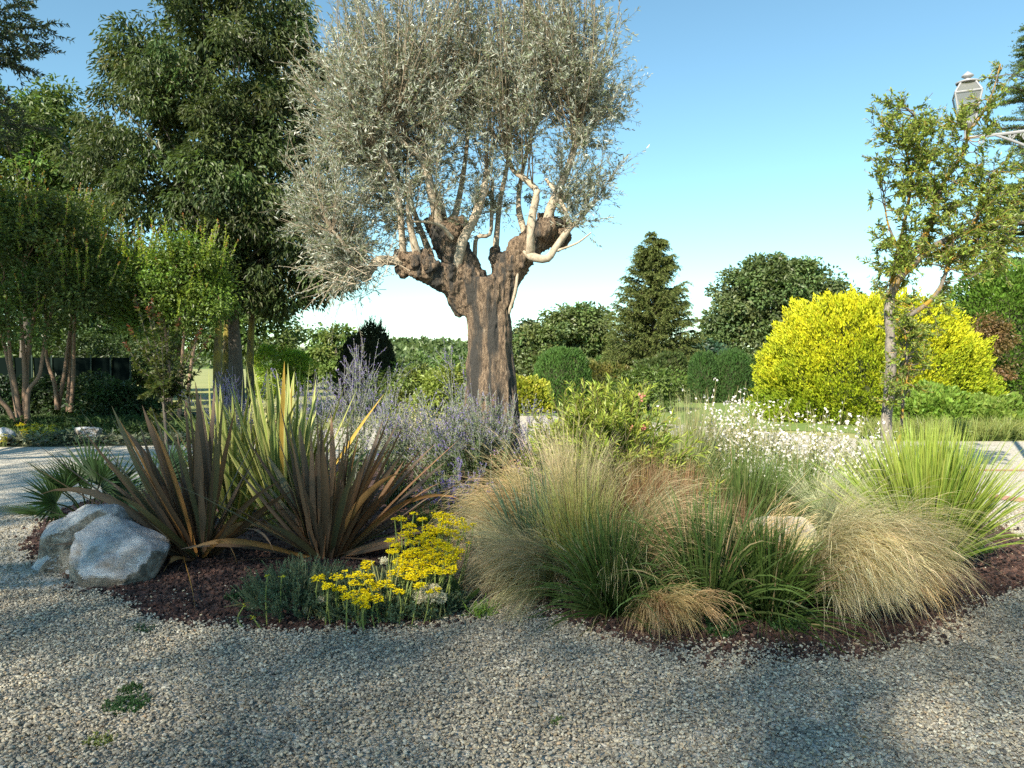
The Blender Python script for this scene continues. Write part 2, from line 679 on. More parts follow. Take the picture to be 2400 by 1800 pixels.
def pebbles(n, region, lo, hi):
    rg = RG
    P = np.empty((0, 2))
    x0, x1, y0, y1 = region
    while len(P) < n:
        q = np.stack([rg.uniform(x0, x1, n), rg.uniform(y0, y1, n)], 1)
        vis = np.abs(q[:, 0]) < .72 * q[:, 1] + .35
        P = np.vstack([P, q[vis]])
    return P[:n]


# pebbles lie thickest near the camera
P = np.vstack([pebbles(125000, (-4.2, 4.2, 2.35, 5.4), 0, 0), pebbles(52000, (-6, 6, 5.3, 8.6), 0, 0)])
inb = inside(P, BED)
d = rimdist(P, BED)
wv = .5 + .5 * vnoise(np.hstack([P * 2.3, np.zeros((len(P), 1))]), 17)
keep = ~inb | (d < (.05 + .30 * wv ** 2) * RG.random(len(P))) | (RG.random(len(P)) < .02)
P = P[keep]
n = len(P)
s = np.where(RG.random(n) < .3, RG.uniform(.005, .010, n), RG.uniform(.0085, .0195, n)) * (1 + .35 * (RG.random(n) < .08))
scl = np.stack([s * RG.uniform(.9, 1.35, n), s * RG.uniform(.75, 1.0, n), s * RG.uniform(.42, .7, n)], 1)
rot = np.stack([RG.normal(0, .35, n), RG.normal(0, .35, n), RG.uniform(0, 6.28, n)], 1)
pal = np.array([(.50, .46, .38), (.37, .34, .285), (.60, .55, .45), (.27, .25, .22), (.55, .47, .34), (.66, .62, .53), (.44, .42, .38), (.50, .38, .26), (.12, .115, .105)])
ci = RG.choice(len(pal), n, p=[.20, .17, .17, .13, .10, .08, .08, .03, .04])
col = np.clip(pal[ci] * RG.uniform(.52, 1.05, (n, 1)) * A(1.0, .98, .915), 0, .8)
col = np.clip(col * (1 + .22 * vnoise(np.hstack([P * .9, np.zeros((n, 1))]), 13) + .12 * vnoise(np.hstack([P * 3.1, np.zeros((n, 1))]), 14))[:, None], 0, .8)
und = .012 * vnoise(np.hstack([P * 1.6, np.zeros((n, 1))]), 3)
scatter('gravel', 'grey and cream rounded gravel over the yard', np.hstack([P, (RG.uniform(.001, .016, n) + np.maximum(und, 0))[:, None]]), scl, rot, col, M['pebble'], True, 3.0)

P = np.vstack([pebbles(26000, (-4.5, 4.6, 4.0, 6.6), 0, 0), pebbles(9000, (-5, 5.1, 6.4, 9.0), 0, 0)])
inb = inside(P, BED)
d = rimdist(P, BED)
wv = .5 + .5 * vnoise(np.hstack([P * 1.9, np.zeros((len(P), 1))]), 27)
keep = inb | (d < (.06 + .34 * wv ** 2) * RG.random(len(P)) ** 1.5)
P = P[keep]
n = len(P)
s = RG.uniform(.016, .034, n)
scl = s[:, None] * RG.uniform(.65, 1.2, (n, 3))
rot = RG.uniform(0, 6.28, (n, 3))
pal = np.array([(.15, .072, .055), (.24, .12, .09), (.10, .05, .042), (.32, .18, .135), (.06, .034, .03)])
col = np.clip(pal[RG.integers(0, 5, n)] * RG.uniform(.7, 1.25, (n, 1)), 0, .8)
scatter('lava_mulch', 'dark red crushed lava mulch over the flower bed', np.hstack([P, RG.uniform(.002, .02, n)[:, None]]), scl, rot, col, M['lava'], False, 9.0, 1, .4)

# a faded red curved band of paving in the sunny gravel on the far side
g = Geo()
arc = spline([(4.55, 9.45, 0), (5.1, 9.6, 0), (5.75, 9.35, 0), (6.2, 8.9, 0), (7.2, 8.6, 0)], 26)
tt = tang(arc[None])[0]
nn = np.stack([-tt[:, 1], tt[:, 0], np.zeros(26)], 1)
band = np.stack([arc - nn * .17, arc + nn * .17], 1) + A(0, 0, .006)
g.add(band.reshape(-1, 3), grid_faces(1, 26, 2), (1, 1, 1))
M['red_paving'] = speck_mat('red_paving', [(.3, (.30, .14, .09)), (.55, (.42, .22, .15)), (.75, (.50, .33, .25))], 20, 40, .4, .01)
tag(g.obj('paving_band', M['red_paving']), kind='structure')
g = Geo()
arc = spline([(4.9, 11.3, 0), (6.6, 11.6, 0), (9.0, 11.5, 0), (12, 11.2, 0)], 26)
tt = tang(arc[None])[0]
nn = np.stack([-tt[:, 1], tt[:, 0], np.zeros(26)], 1)
band = np.stack([arc - nn * .09, arc + nn * .09], 1) + A(0, 0, .006)
g.add(band.reshape(-1, 3), grid_faces(1, 26, 2), (1, 1, 1))
tag(g.obj('paving_band', M['red_paving']), kind='structure')

# hills on the horizon
g = Geo()
nx = 160
hx = np.linspace(-500, 420, nx)
prof = np.zeros(nx)
for c, w, h in ((-95, 60, 8.5), (-40, 25, 12), (20, 40, 15), (130, 90, 9), (-260, 90, 12), (300, 90, 12)):
    prof += h * np.exp(-((hx - c) / w) ** 2)
prof = prof * .62 + 1.2 + 1.0 * fbm(np.stack([hx * .12, hx * 0, hx * 0], 1), 4, 5)
rows = []
for k, (yy, f) in enumerate(((300, 0), (312, .5), (330, .85), (352, 1), (380, .9), (420, 0))):
    rows.append(np.stack([hx, np.full(nx, yy) + 6 * vnoise(np.stack([hx * .05, hx * 0 + k, hx * 0], 1), 8), prof * f + (1.0 * fbm(np.stack([hx * .2, hx * 0 + k * 3.1, hx * 0], 1), 3, 9) if f else -.5)], 1))
g.add(np.array(rows).reshape(-1, 3), grid_faces(1, 6, nx), (1, 1, 1))
tag(g.obj('hills', M['hill'], smooth=True), kind='structure')

# woods on the hills, too far to tell tree from tree
rg = np.random.default_rng(4)
n = 16000
kx = rg.uniform(-300, 330, n)
kr = rg.uniform(.0, 1, n)
pz = np.interp(kx, hx, prof)
P = np.stack([kx, 300 + 52 * kr, pz * np.interp(kr, [0, .23, .58, 1], [0, .5, .85, 1]) + rg.uniform(-.5, 1.8, n)], 1)
gw = Geo()
cl = (.5 + .5 * vnoise(P * A(.05, .05, 0), 3))[:, None]
leaves(gw, P, randdir(n, rg) + A(0, 0, .3), randdir(n, rg) + A(0, -.8, .5), 2.6, 2.0, np.clip((A(.06, .10, .035) * (1 - cl) + A(.14, .19, .065) * cl) * (1 + .25 * rg.normal(size=(n, 1))), .01, 1), .2)
tag(gw.obj('hill_woods', M['leaf']), 'hazy green woods along the far hills', None, None, 'stuff')
# dead leaves and bits of twig strewn over the gravel
n = 260
q = pebbles(n, (-4, 4, 2.6, 6.5), 0, 0)
gw = Geo()
leaves(gw, np.hstack([q, np.full((n, 1), .028)]), randdir(n, rg) * A(1, 1, .15), Z3 + rg.normal(size=(n, 3)) * .3, rg.uniform(.012, .04, n), rg.uniform(.004, .014, n), jit(n, A(.16, .10, .05), .4, .1), .3)
tag(gw.obj('leaf_litter', M['matt_leaf']), 'scattered brown leaf bits on the gravel', None, None, 'stuff')


# ------------------------------------------------------------------ welding and rocks
def weld(geo, voxel, smooth=2):
    """melts overlapping shapes into one skin; returns vertices, normals, quads"""
    me = bpy.data.meshes.new('weld')
    V = np.concatenate(geo.V)
    F = [tuple(f) for q in geo.Q + geo.T for f in q]
    me.from_pydata(V.tolist(), [], F)
    o = bpy.data.objects.new('weld', me)
    COL.objects.link(o)
    m = o.modifiers.new('r', 'REMESH')
    m.mode = 'VOXEL'
    m.voxel_size = voxel
    dg = bpy.context.evaluated_depsgraph_get()
    ev = o.evaluated_get(dg).to_mesh()
    n = len(ev.vertices)
    co = np.empty(n * 3, np.float32)
    ev.vertices.foreach_get('co', co)
    q = np.empty(len(ev.loops), np.int32)
    ev.loops.foreach_get('vertex_index', q)
    co = co.reshape(-1, 3).astype(float)
    q = q.reshape(-1, 4)
    o.evaluated_get(dg).to_mesh_clear()
    bpy.data.objects.remove(o)
    bpy.data.meshes.remove(me)
    for _ in range(smooth):
        co = relax(co, q)
    return co, normals(co, q), q


def relax(co, q):
    acc = np.zeros_like(co)
    cnt = np.zeros(len(co))
    c = co[q].mean(1)
    for k in range(4):
        np.add.at(acc, q[:, k], c)
        np.add.at(cnt, q[:, k], 1)
    return acc / np.maximum(cnt, 1)[:, None]


def normals(co, q):
    fn = np.cross(co[q[:, 2]] - co[q[:, 0]], co[q[:, 3]] - co[q[:, 1]])
    N = np.zeros_like(co)
    for k in range(4):
        np.add.at(N, q[:, k], fn)
    return unit(N)


def ball(c, r, sub=3):
    bm = bmesh.new()
    bmesh.ops.create_icosphere(bm, subdivisions=sub, radius=1)
    V = np.array([v.co for v in bm.verts])
    F = np.array([[v.index for v in f.verts] for f in bm.faces])
    bm.free()
    return V, F


BV, BF = ball(0, 1, 3)
BV4, BF4 = ball(0, 1, 4)


def blob(geo, c, r, seed=0, amp=.15, fr=1.6, V0=None, F0=None):
    V0 = BV if V0 is None else V0
    F0 = BF if F0 is None else F0
    rr = 1 + amp * fbm(V0 * fr + seed * 7.3, 3, seed)
    geo.add(np.asarray(c) + V0 * rr[:, None] * np.asarray(r), F0, (1, 1, 1))


def chunk(geo, c, r, seed, cuts=9, extra=()):
    """a lump bounded by flat broken faces"""
    rg = np.random.default_rng(seed)
    n = randdir(cuts, rg)
    dd = rg.uniform(.50, .85, cuts)
    for e in extra:
        n = np.vstack([n, unit(A(*e[:3]))])
        dd = np.append(dd, e[3])
    dot = BV4 @ n.T
    q = np.where(dot > .05, dd / np.maximum(dot, .05), 9)
    rad = np.minimum(q.min(1), 1.05)
    geo.add(np.asarray(c) + BV4 * rad[:, None] * np.asarray(r), BF4, (1, 1, 1))


def rock(name, label, parts, voxel, mat, base, amp=.02, group=None):
    g0 = Geo()
    for c, r, s, ex in parts:
        chunk(g0, c, np.asarray(r) * 1.12, s, 9, ex)
    co, N, q = weld(g0, voxel, 0)
    co = co + N * (amp * .4 * fbm(co * 6, 3, 4) - amp * 1.3 * np.abs(fbm(co * A(14, 14, 24), 4, 6)) * np.clip(vnoise(co * 4, 2) * 3 + .3, 0, 1))[:, None]
    g = Geo().add(co, q, (1, 1, 1))
    return tag(g.obj(name, mat, None, False, base), label, 'rock', group)


def rockmat():
    m, nt, b = newmat('pale_stone')
    v = coords(nt)
    n1 = noise(nt, 4.5, 9, .68, v, .6)
    c = ramp(nt, n1, [(.3, (.22, .225, .24)), (.44, (.40, .405, .42)), (.56, (.58, .58, .575)), (.70, (.80, .785, .76))])
    n2 = noise(nt, 3.2, 8, .65, v, .3)
    c = mixc(nt, ramp(nt, n2, [(.52, (0, 0, 0)), (.66, (.8, .8, .8))]), c, (.27, .195, .12))
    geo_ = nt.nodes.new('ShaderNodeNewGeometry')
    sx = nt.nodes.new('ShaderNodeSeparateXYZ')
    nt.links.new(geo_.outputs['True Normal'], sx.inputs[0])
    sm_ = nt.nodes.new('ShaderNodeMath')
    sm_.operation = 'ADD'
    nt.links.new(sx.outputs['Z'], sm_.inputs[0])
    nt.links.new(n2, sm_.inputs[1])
    n5 = noise(nt, 9, 10, .8, v, .5)      # broken, soil-stained flanks below the clean weathered top; facing-based tone also paints facet shading
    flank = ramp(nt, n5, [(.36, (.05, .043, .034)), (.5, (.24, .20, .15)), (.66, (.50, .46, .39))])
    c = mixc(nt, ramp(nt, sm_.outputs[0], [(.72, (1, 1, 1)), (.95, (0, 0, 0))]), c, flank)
    v3 = coords(nt, (3, 3, 14))
    n3 = noise(nt, 3, 6, .7, v3, 1)
    c = mixc(nt, ramp(nt, n3, [(.62, (0, 0, 0)), (.66, (.7, .7, .7)), (.70, (0, 0, 0))]), c, (.80, .80, .79))
    nt.links.new(c, b.inputs['Base Color'])
    b.inputs['Roughness'].default_value = .7
    bump(nt, noise(nt, 16, 10, .78, v), b, 1.0, .05)
    return m


M['rock'] = rockmat()
M['dull_rock'] = speck_mat('dull_rock', [(.3, (.14, .125, .10)), (.5, (.30, .275, .23)), (.75, (.47, .44, .38))], 9, 26, .7, .04)

# ------------------------------------------------------------------ the old olive
OY = 9.0
ob = gr(1152, OY)
olive = thing('olive_tree', 'old gnarled olive tree with thick pollarded trunk and silvery crown', 'tree', ob)


def op(px, py, dy=0.0):
    return at(px, py, OY + dy)


g0 = Geo()


def thick(path, radii, sides=18, n=22):
    p = spline(path, n)
    rr = np.interp(np.linspace(0, 1, n), np.linspace(0, 1, len(radii)), radii)
    T = tang(p[None])[0]
    U = unit(np.cross(T, np.broadcast_to(A(0, 1, 0), T.shape)))
    W = np.cross(T, U)
    a = np.arange(sides) * 2 * np.pi / sides
    V = p[:, None] + (U[:, None] * np.cos(a)[None, :, None] + W[:, None] * np.sin(a)[None, :, None]) * rr[:, None, None]
    m = n * sides
    V = np.vstack([V.reshape(-1, 3), p[:1], p[-1:]])
    g0.add(V, grid_faces(1, n, sides, True), (1, 1, 1))
    F = [[(j + 1) % sides, j, m] for j in range(sides)] + [[(n - 1) * sides + j, (n - 1) * sides + (j + 1) % sides, m + 1] for j in range(sides)]
    g0.T.append(np.array(F) + g0.n - len(V))


thick([op(1152, 1190), op(1152, 1000), op(1150, 860), op(1146, 760), op(1138, 690), op(1128, 655)], [.42, .33, .275, .255, .265, .26])
# ribs of the trunk
for i, (x, w) in enumerate(((1112, .085), (1132, .10), (1160, .10), (1180, .095))):
    thick([op(x + (x - 1152) * .35, 1180, -.22), op(x, 960, -.18), op(x * .96 + 46, 800, -.14), op(x * .9 + 112, 700, -.1)], [w * 1.1, w * .8, w * .7, w * .6], 10)
thick([op(1118, 700), op(1090, 640, -.05), op(1064, 590, -.08), op(1045, 548, -.1), op(1040, 528, -.1)], [.235, .20, .185, .18, .14])
thick([op(1100, 720, .05), op(1060, 665, -.1), op(1010, 640, -.2), op(970, 622, -.22), op(948, 620, -.2)], [.19, .155, .135, .125, .07])
for c, r, s in ((op(965, 615, -.25), .16, 1), (op(950, 630, -.2), .12, 2), (op(990, 610, -.15), .15, 3), (op(1010, 625, -.3), .12, 4), (op(985, 640, -.25), .13, 5), (op(940, 600, -.2), .09, 6),
                (op(1030, 530, -.05), .16, 7), (op(1065, 535, -.05), .17, 8), (op(1020, 655, -.15), .10, 9), (op(1050, 640, -.2), .13, 10)):
    blob(g0, c, (r * .85, r * .85, r * .72), s, .4, 2.4)
thick([op(1165, 715), op(1182, 655, 0), op(1212, 605, -.05), op(1250, 565, -.1), op(1290, 545, -.12), op(1302, 541, -.12)], [.19, .17, .16, .155, .155, .14])
for c, r, s in ((op(1283, 525, -.05), .13, 21), (op(1315, 560, -.1), .10, 22), (op(1270, 545, -.15), .15, 23), (op(1303, 530, .06), .12, 24), (op(1175, 610, .05), .12, 25), (op(1160, 590, .1), .06, 26)):
    blob(g0, c, (r, r, r * .9), s, .35, 2.2)
co, N, q = weld(g0, .015)
stretch = co * A(17, 17, 5)
ridge = 1 - np.abs(fbm(stretch, 3, 12))
knob = np.clip((co[:, 2] - 2.25) / .5, 0, 1)
ridge2 = 1 - np.abs(fbm(co * A(9, 9, 1.6), 2, 15))
co = co + N * (.022 * (ridge - .6) + .034 * (ridge2 - .7) * (1 - knob) * (1 - .3 * knob) + .024 * fbm(co * 8, 3, 31) * (.25 + knob) + .024 * np.abs(fbm(co * 19, 3, 40)) * knob)[:, None]
# the broken hollow at the end of the right-hand bough
hc = at(1312, 572, OY - .22)
dv = np.linalg.norm((co - hc) / A(.14, .16, .1), axis=1)
co = co + (unit(op(1230, 590) - hc) * .12)[None] * np.exp(-dv ** 2)[:, None] + A(0, .10, 0) * np.exp(-dv ** 2)[:, None]
Geo().add(co, q, (1, 1, 1)).obj('trunk', M['olive_bark'], olive, True)

BR = [  # pale young boughs: pixel paths with depth offsets, start and end radius
    ([(1068, 650, -.12), (1075, 600, -.24), (1088, 557, -.27), (1112, 510, -.25), (1130, 460, -.2), (1142, 400, -.1)], .075, .035),
    ([(1240, 604, -.12), (1243, 580, -.27), (1245, 520, -.28), (1258, 456, -.26), (1252, 440, -.22), (1225, 415, -.18), (1203, 400, -.1), (1180, 350, 0)], .058, .022),
    ([(1278, 530, -.15), (1290, 490, -.15), (1305, 455, -.15), (1336, 381, -.1), (1352, 320, 0), (1360, 250, .1)], .062, .028),
    ([(1228, 585, -.12), (1252, 604, -.26), (1283, 606, -.28), (1302, 580, -.25), (1335, 535, -.2), (1357, 515, -.1), (1400, 465, .1)], .058, .022),
    ([(1337, 530, -.2), (1324, 493, -.2), (1301, 450, -.1), (1280, 420, .0)], .032, .02),
    ([(1299, 590, -.25), (1352, 570, -.3), (1386, 545, -.35)], .016, .007),
    ([(1192, 735, -.1), (1206, 690, -.16), (1213, 640, -.12), (1215, 600, 0)], .022, .014),
    ([(1112, 620, .15), (1113, 590, .18), (1118, 556, .2), (1148, 549, .2), (1152, 500, .25), (1155, 420, .3)], .03, .02),
    ([(1030, 530, -.15), (1020, 490, -.2), (1010, 455, -.25), (992, 378, -.3), (945, 335, -.4), (900, 290, -.5)], .06, .025),
    ([(1040, 520, 0), (1030, 470, .1), (1008, 420, .2), (1000, 340, .3), (1010, 260, .4)], .05, .025),
    ([(950, 615, -.2), (910, 610, -.25), (882, 614, -.3), (858, 652, -.35)], .06, .045),
    ([(872, 632, -.32), (845, 625, -.4), (820, 590, -.5), (780, 540, -.6)], .04, .016),
    ([(946, 606, -.2), (942, 560, -.25), (938, 500, -.3), (925, 420, -.4), (890, 350, -.5)], .045, .022),
    ([(978, 600, -.25), (968, 560, -.3), (958, 500, -.35), (960, 420, -.4)], .05, .022),
    ([(1010, 600, .1), (990, 550, .3), (960, 470, .6), (920, 380, .9)], .045, .02),
    ([(1060, 525, .1), (1075, 470, .3), (1090, 380, .5), (1100, 280, .6)], .045, .02),
    ([(1160, 600, .15), (1165, 540, .3), (1172, 470, .5), (1190, 380, .7), (1200, 280, .8)], .04, .02),
    ([(1230, 550, .05), (1215, 480, .3), (1225, 400, .6), (1250, 300, .9)], .04, .02),
    ([(1060, 560, -.35), (1035, 530, -.45), (1000, 520, -.55), (960, 520, -.65)], .026, .012),
]
tipsO = []
for i, (path, r0, r1) in enumerate(BR):
    gb = Geo()
    p = limb(gb, [op(x, y, dy) for x, y, dy in path], r0, r1, (1, 1, 1), 16, 9, .12, i)
    gb.obj('branch', M['smooth_bark'], olive, True)
    if i not in (5, 6, 10):
        tipsO.append(p[6:])
NODE = np.concatenate(tipsO)
# the crown: long wands that rise from the boughs and carry the leaves
rg = np.random.default_rng(5)
env = [(op(960, 300, .0), A(1.38, 1.5, 1.35)), (op(800, 440, -.1), A(.70, .9, .95)), (op(1190, 190, .2), A(1.30, 1.5, 1.25)), (op(1060, 30, .1), A(1.75, 1.5, 1.0)), (op(840, 240, .1), A(.85, 1.1, .95)),
       (op(1400, 290, .0), A(.60, .8, .85)), (op(1290, 60, .0), A(.95, 1.2, 1.0)), (op(1080, 400, .5), A(.9, .9, .6)), (op(1350, 450, -.1), A(.33, .5, .5)), (op(790, 590, -.3), A(.45, .5, .42))]
wts = A(185, 84, 112, 230, 112, 46, 95, 14, 20, 40)
E_ = []
for (c, r), w in zip(env, wts):
    k = int(w * 1.25)
    u = randdir(k, rg) * (rg.random(k)[:, None] ** .40) * np.where(rg.random((k, 1)) < .10, rg.uniform(1.0, 1.22, (k, 1)), 1)
    E_.append(c + u * r)
E_ = np.concatenate(E_)
dist = np.linalg.norm(E_[:, None] - NODE[None] - A(0, 0, .25), axis=2) * rg.uniform(.8, 1.25, (len(E_), len(NODE)))
dist += 2.5 * (NODE[None, :, 2] > E_[:, None, 2] + .1)
O_ = NODE[dist.argmin(1)]
K = 9
t = np.linspace(0, 1, K)[None, :, None]
span = np.linalg.norm(E_ - O_, axis=1, keepdims=True)
ctrl = O_ + (E_ - O_) * .45 + rg.normal(size=O_.shape) * .10 * span + unit((E_ - O_) * A(1, 1, 0)) * span * .12
pts = O_[:, None] * (1 - t) ** 2 + ctrl[:, None] * 2 * t * (1 - t) + E_[:, None] * t ** 2
gb = Geo()
rad = np.clip(.003 + .0042 * span, 0, .010) * np.linspace(1, .25, K)[None]
tubes(gb, pts, rad, (.62, .60, .56), 4)
gl = Geo()
fine = pts
leaves_on(gl, fine, 34, .40, 1.0, .062, .0142, A(.100, .122, .045), A(.20, .22, .15), .8, .22, .05, rg, .12, .06, 1, .1)
# side twigs
sidx = np.repeat(np.arange(len(fine)), 7)
tt = rg.uniform(.32, .92, len(sidx))
kk = np.minimum((tt * (K - 1)).astype(int), K - 2)
u = (tt * (K - 1) - kk)[:, None]
P0 = fine[sidx, kk] * (1 - u) + fine[sidx, kk + 1] * u
TT = tang(fine)[sidx, kk]
dd = unit(TT * .6 + randdir(len(sidx), rg) * .95 + A(0, 0, .15))
low = P0[:, 2] < 2.9
side = axes(P0, dd, rg.uniform(.16, .42, len(sidx)), 5, np.where(low, .5, .05), .05, 1, None, rg)
tubes(gb, side, .0026 * np.linspace(1, .4, 5)[None], (.62, .6, .56), 3)
leaves_on(gl, side, 13, .08, 1.0, .062, .0142, A(.110, .130, .052), A(.20, .22, .15), .8, .22, .05, rg, .12, .06, 1, .1)
# a few hanging dry twigs under the left of the crown
nd = 90
P0 = NODE[rg.integers(0, len(NODE), nd)] * 0 + op(860, 635, -.35) + rg.normal(size=(nd, 3)) * A(.18, .25, .1)
dry = axes(P0, unit(A(-.8, 0, .12) + rg.normal(size=(nd, 3)) * .5), rg.uniform(.4, .9, nd), 8, rg.uniform(.2, 1.1, nd), .12, 1, None, rg)
tubes(gb, dry, .0045 * np.linspace(1, .35, 8)[None], (1, 1, 1), 3)
leaves_on(gl, dry, 9, .3, 1, .06, .013, A(.14, .14, .08), None, .8, .2, .06, rg)
gb.obj('twigs', M['smooth_bark'], olive)
gl.obj('crown', M['olive_leaf'], olive)


# ------------------------------------------------------------------ other trees
def clumps(geo, blobs, n, cr, nl, L, W, col, rg, droop=.3, up=.6, shell=(.62, 1.0), cov=.12, sq=.7, lowcut=-.75, fold=.2, hue=.06, light=0.0):
    vol = np.array([np.prod(r) ** (2 / 3) for _, r in blobs])
    bi = rg.choice(len(blobs), n, p=vol / vol.sum())
    C = np.array([b[0] for b in blobs])[bi]
    Rr = np.array([np.broadcast_to(b[1], 3) for b in blobs])[bi]
    d = randdir(n, rg)
    d[:, 2] = np.where(d[:, 2] < lowcut, -d[:, 2], d[:, 2])
    c = C + d * Rr * rg.uniform(shell[0], shell[1], (n, 1))
    ok = np.ones(n, bool)
    for b, r in blobs:
        ok &= np.linalg.norm((c - b) / r, axis=1) > shell[0] * .92
    c, C, Rr, d = c[ok], C[ok], Rr[ok], d[ok]
    n = len(c)
    cs = cr * rg.uniform(.6, 1.3, n)
    ccol = jit(n, col, cov, hue, rg)
    i = np.repeat(np.arange(n), nl)
    off = randdir(len(i), rg) * (rg.random((len(i), 1)) ** .4) * A(1, 1, sq)
    P = c[i] + off * cs[i][:, None]
    o = unit((c - C) / Rr)[i]
    D = unit(off * .9 + o * .35 + rg.normal(size=off.shape) * .45 + A(0, 0, -droop))
    N = unit(o * .45 + off * .3 + A(0, 0, up) + rg.normal(size=off.shape) * .45)
    s = rg.uniform(.7, 1.25, len(i))
    colr = np.clip(ccol[i] * (1 + .2 * rg.normal(size=(len(i), 1))), .002, 1)
    leaves(geo, P, D, N, L * s, W * s, colr, fold, .15)
    return c


def limbs_to(geo, start, targets, r0, r1, rg, K=8, sag=.15):
    n = len(targets)
    S = np.broadcast_to(start, (n, 3)) if np.ndim(start) == 1 else start
    t = np.linspace(0, 1, K)[None, :, None]
    ctrl = S * .45 + targets * .55 + A(0, 0, 1) * np.linalg.norm(targets - S, axis=1, keepdims=True) * sag + rg.normal(size=S.shape) * .12
    pts = S[:, None] * (1 - t) ** 2 + ctrl[:, None] * 2 * t * (1 - t) + targets[:, None] * t ** 2
    tubes(geo, pts, (r0 + (r1 - r0) * np.linspace(0, 1, K))[None], (1, 1, 1), 6)


def broadleaf(name, label, base, trunk, tr, blobs, n, cr, nl, L, W, col, seed, bark='grey_bark', mat='leaf', cat='tree', group=None, inner=0, nlimb=30, **kw):
    rg = np.random.default_rng(seed)
    t = thing(name, label, cat, base, group)
    gt = Geo()
    top = None
    for path in trunk:
        p = limb(gt, path, tr, tr * .55, (1, 1, 1), 16, 10, .1, seed, .35)
        top = p[-1]
    gt.obj('trunk', M[bark], t, True)
    gl = Geo()
    c = clumps(gl, blobs, n, cr, nl, L, W, col, rg, **kw)
    if inner:
        kw2 = dict(kw)
        kw2['shell'] = (.2, .6)
        clumps(gl, blobs, inner, cr * 1.2, nl // 2, L * 1.5, W * 1.6, np.asarray(col) * .9, rg, **kw2)
    gl.obj('crown', M[mat], t)
    if nlimb:
        gb = Geo()
        sel = c[rg.permutation(len(c))[:nlimb]]
        limbs_to(gb, top, sel, tr * .3, tr * .06, rg)
        gb.obj('boughs', M[bark], t)
    return t


# the tall dense tree behind on the left; drooping lance leaves
b = gr(545, 24)
broadleaf('ash_tree', 'tall dense dark green tree behind the olive, drooping pointed leaves', b,
          [[gr(553, 24), at(552, 850, 24), at(548, 760, 24), at(540, 640, 24)]], .24,
          [(at(500, 150, 24), A(2.9, 2.6, 2.7)), (at(420, 330, 24), A(2.6, 2.6, 2.2)), (at(600, 330, 24.5), A(2.6, 2.6, 2.4)), (at(560, 60, 24.5), A(2.3, 2.3, 2.6)), (at(650, 560, 24), A(2.2, 2.2, 1.9)),
           (at(440, 470, 24), A(2.5, 2.4, 1.7)), (at(560, 440, 23), A(2.0, 1.6, 1.9)), (at(730, 640, 24), A(1.15, 1.3, .75)), (at(330, 180, 24.5), A(1.0, 1.2, 1.6)), (at(660, 180, 24.5), A(1.5, 1.8, 1.8)), (at(250, 400, 25), A(1.3, 1.6, 1.7)), (at(620, 690, 24.4), A(1.9, 1.6, .8)), (at(715, 670, 24.2), A(1.1, 1.2, .7)), (at(785, 625, 24.2), A(.75, .9, .55)), (at(560, 690, 24), A(1.4, 1.4, .8)), (at(520, 620, 23.5), A(1.5, 1.4, 1.0))],
          760, .55, 140, .19, .062, A(.068, .096, .030), 21, inner=190, droop=.75, up=.45, sq=.75, nlimb=50, cov=.18, mat='leaf')
for k, (px, Y, lab) in enumerate(((512, 22.5, 'trunk with yellow lichen, leftmost under the tall dark tree'), (531, 26, 'slim trunk with yellow lichen standing just left of the darkest trunk'), (588, 25.5, 'trunk with yellow lichen, rightmost under the tall dark tree'))):
    broadleaf('woodland_tree', lab, gr(px, Y), [[gr(px, Y), at(px - 2, 850, Y), at(px + 2, 740, Y), at(px + 6, 650, Y)]], .14,
              [(at(px + (-60, 0, 70)[k], 620, Y + .6), A(1.5, 1.4, 1.2))], 40, .55, 110, .18, .06, A(.05, .075, .026), 40 + k, 'trunk_lichen', group='trees in the shade of the tall tree', nlimb=8, droop=.6)

# paler trees left of it
broadleaf('walnut_tree', 'bright green broad-leaved tree at the left behind the crape myrtles', gr(60, 30), [[gr(60, 30), at(60, 700, 30), at(60, 500, 30)]], .22,
          [(at(60, 350, 30), A(2.6, 2.2, 2.0)), (at(130, 300, 30.5), A(1.2, 1.3, 1.6)), (at(-60, 320, 30), A(2.0, 2.0, 2.0)), (at(130, 440, 29.5), A(1.6, 1.6, 1.4)), (at(20, 500, 30), A(2.4, 2, 1.6))],
          230, .6, 90, .22, .10, A(.095, .15, .035), 51, droop=.45, up=.7, nlimb=20, inner=40)
broadleaf('hedgerow_tree', 'shady green tree behind the dark fence at far left', gr(120, 34), [[gr(120, 34), at(120, 760, 34), at(120, 640, 34)]], .2,
          [(at(40, 640, 34), A(3.2, 2, 2.6)), (at(190, 600, 34), A(2.4, 2, 2.6)), (at(120, 780, 33), A(4.0, 2, 1.7)), (at(300, 720, 36), A(3.2, 2, 2.2))],
          260, .7, 70, .26, .13, A(.06, .10, .028), 52, nlimb=10, inner=60)
broadleaf('hedgerow_tree', 'sunlit bushy tree far behind, between the fence and the trunks', gr(420, 46), [[gr(420, 46), at(420, 830, 46), at(420, 760, 46)]], .2,
          [(at(330, 790, 46), A(3.0, 2, 2.1)), (at(440, 770, 47), A(3.2, 2, 2.6)), (at(560, 790, 48), A(2.6, 2, 2.0)), (at(620, 780, 48), A(2.0, 2, 2.2))],
          220, .8, 60, .30, .17, A(.10, .155, .04), 53, nlimb=8, inner=40)

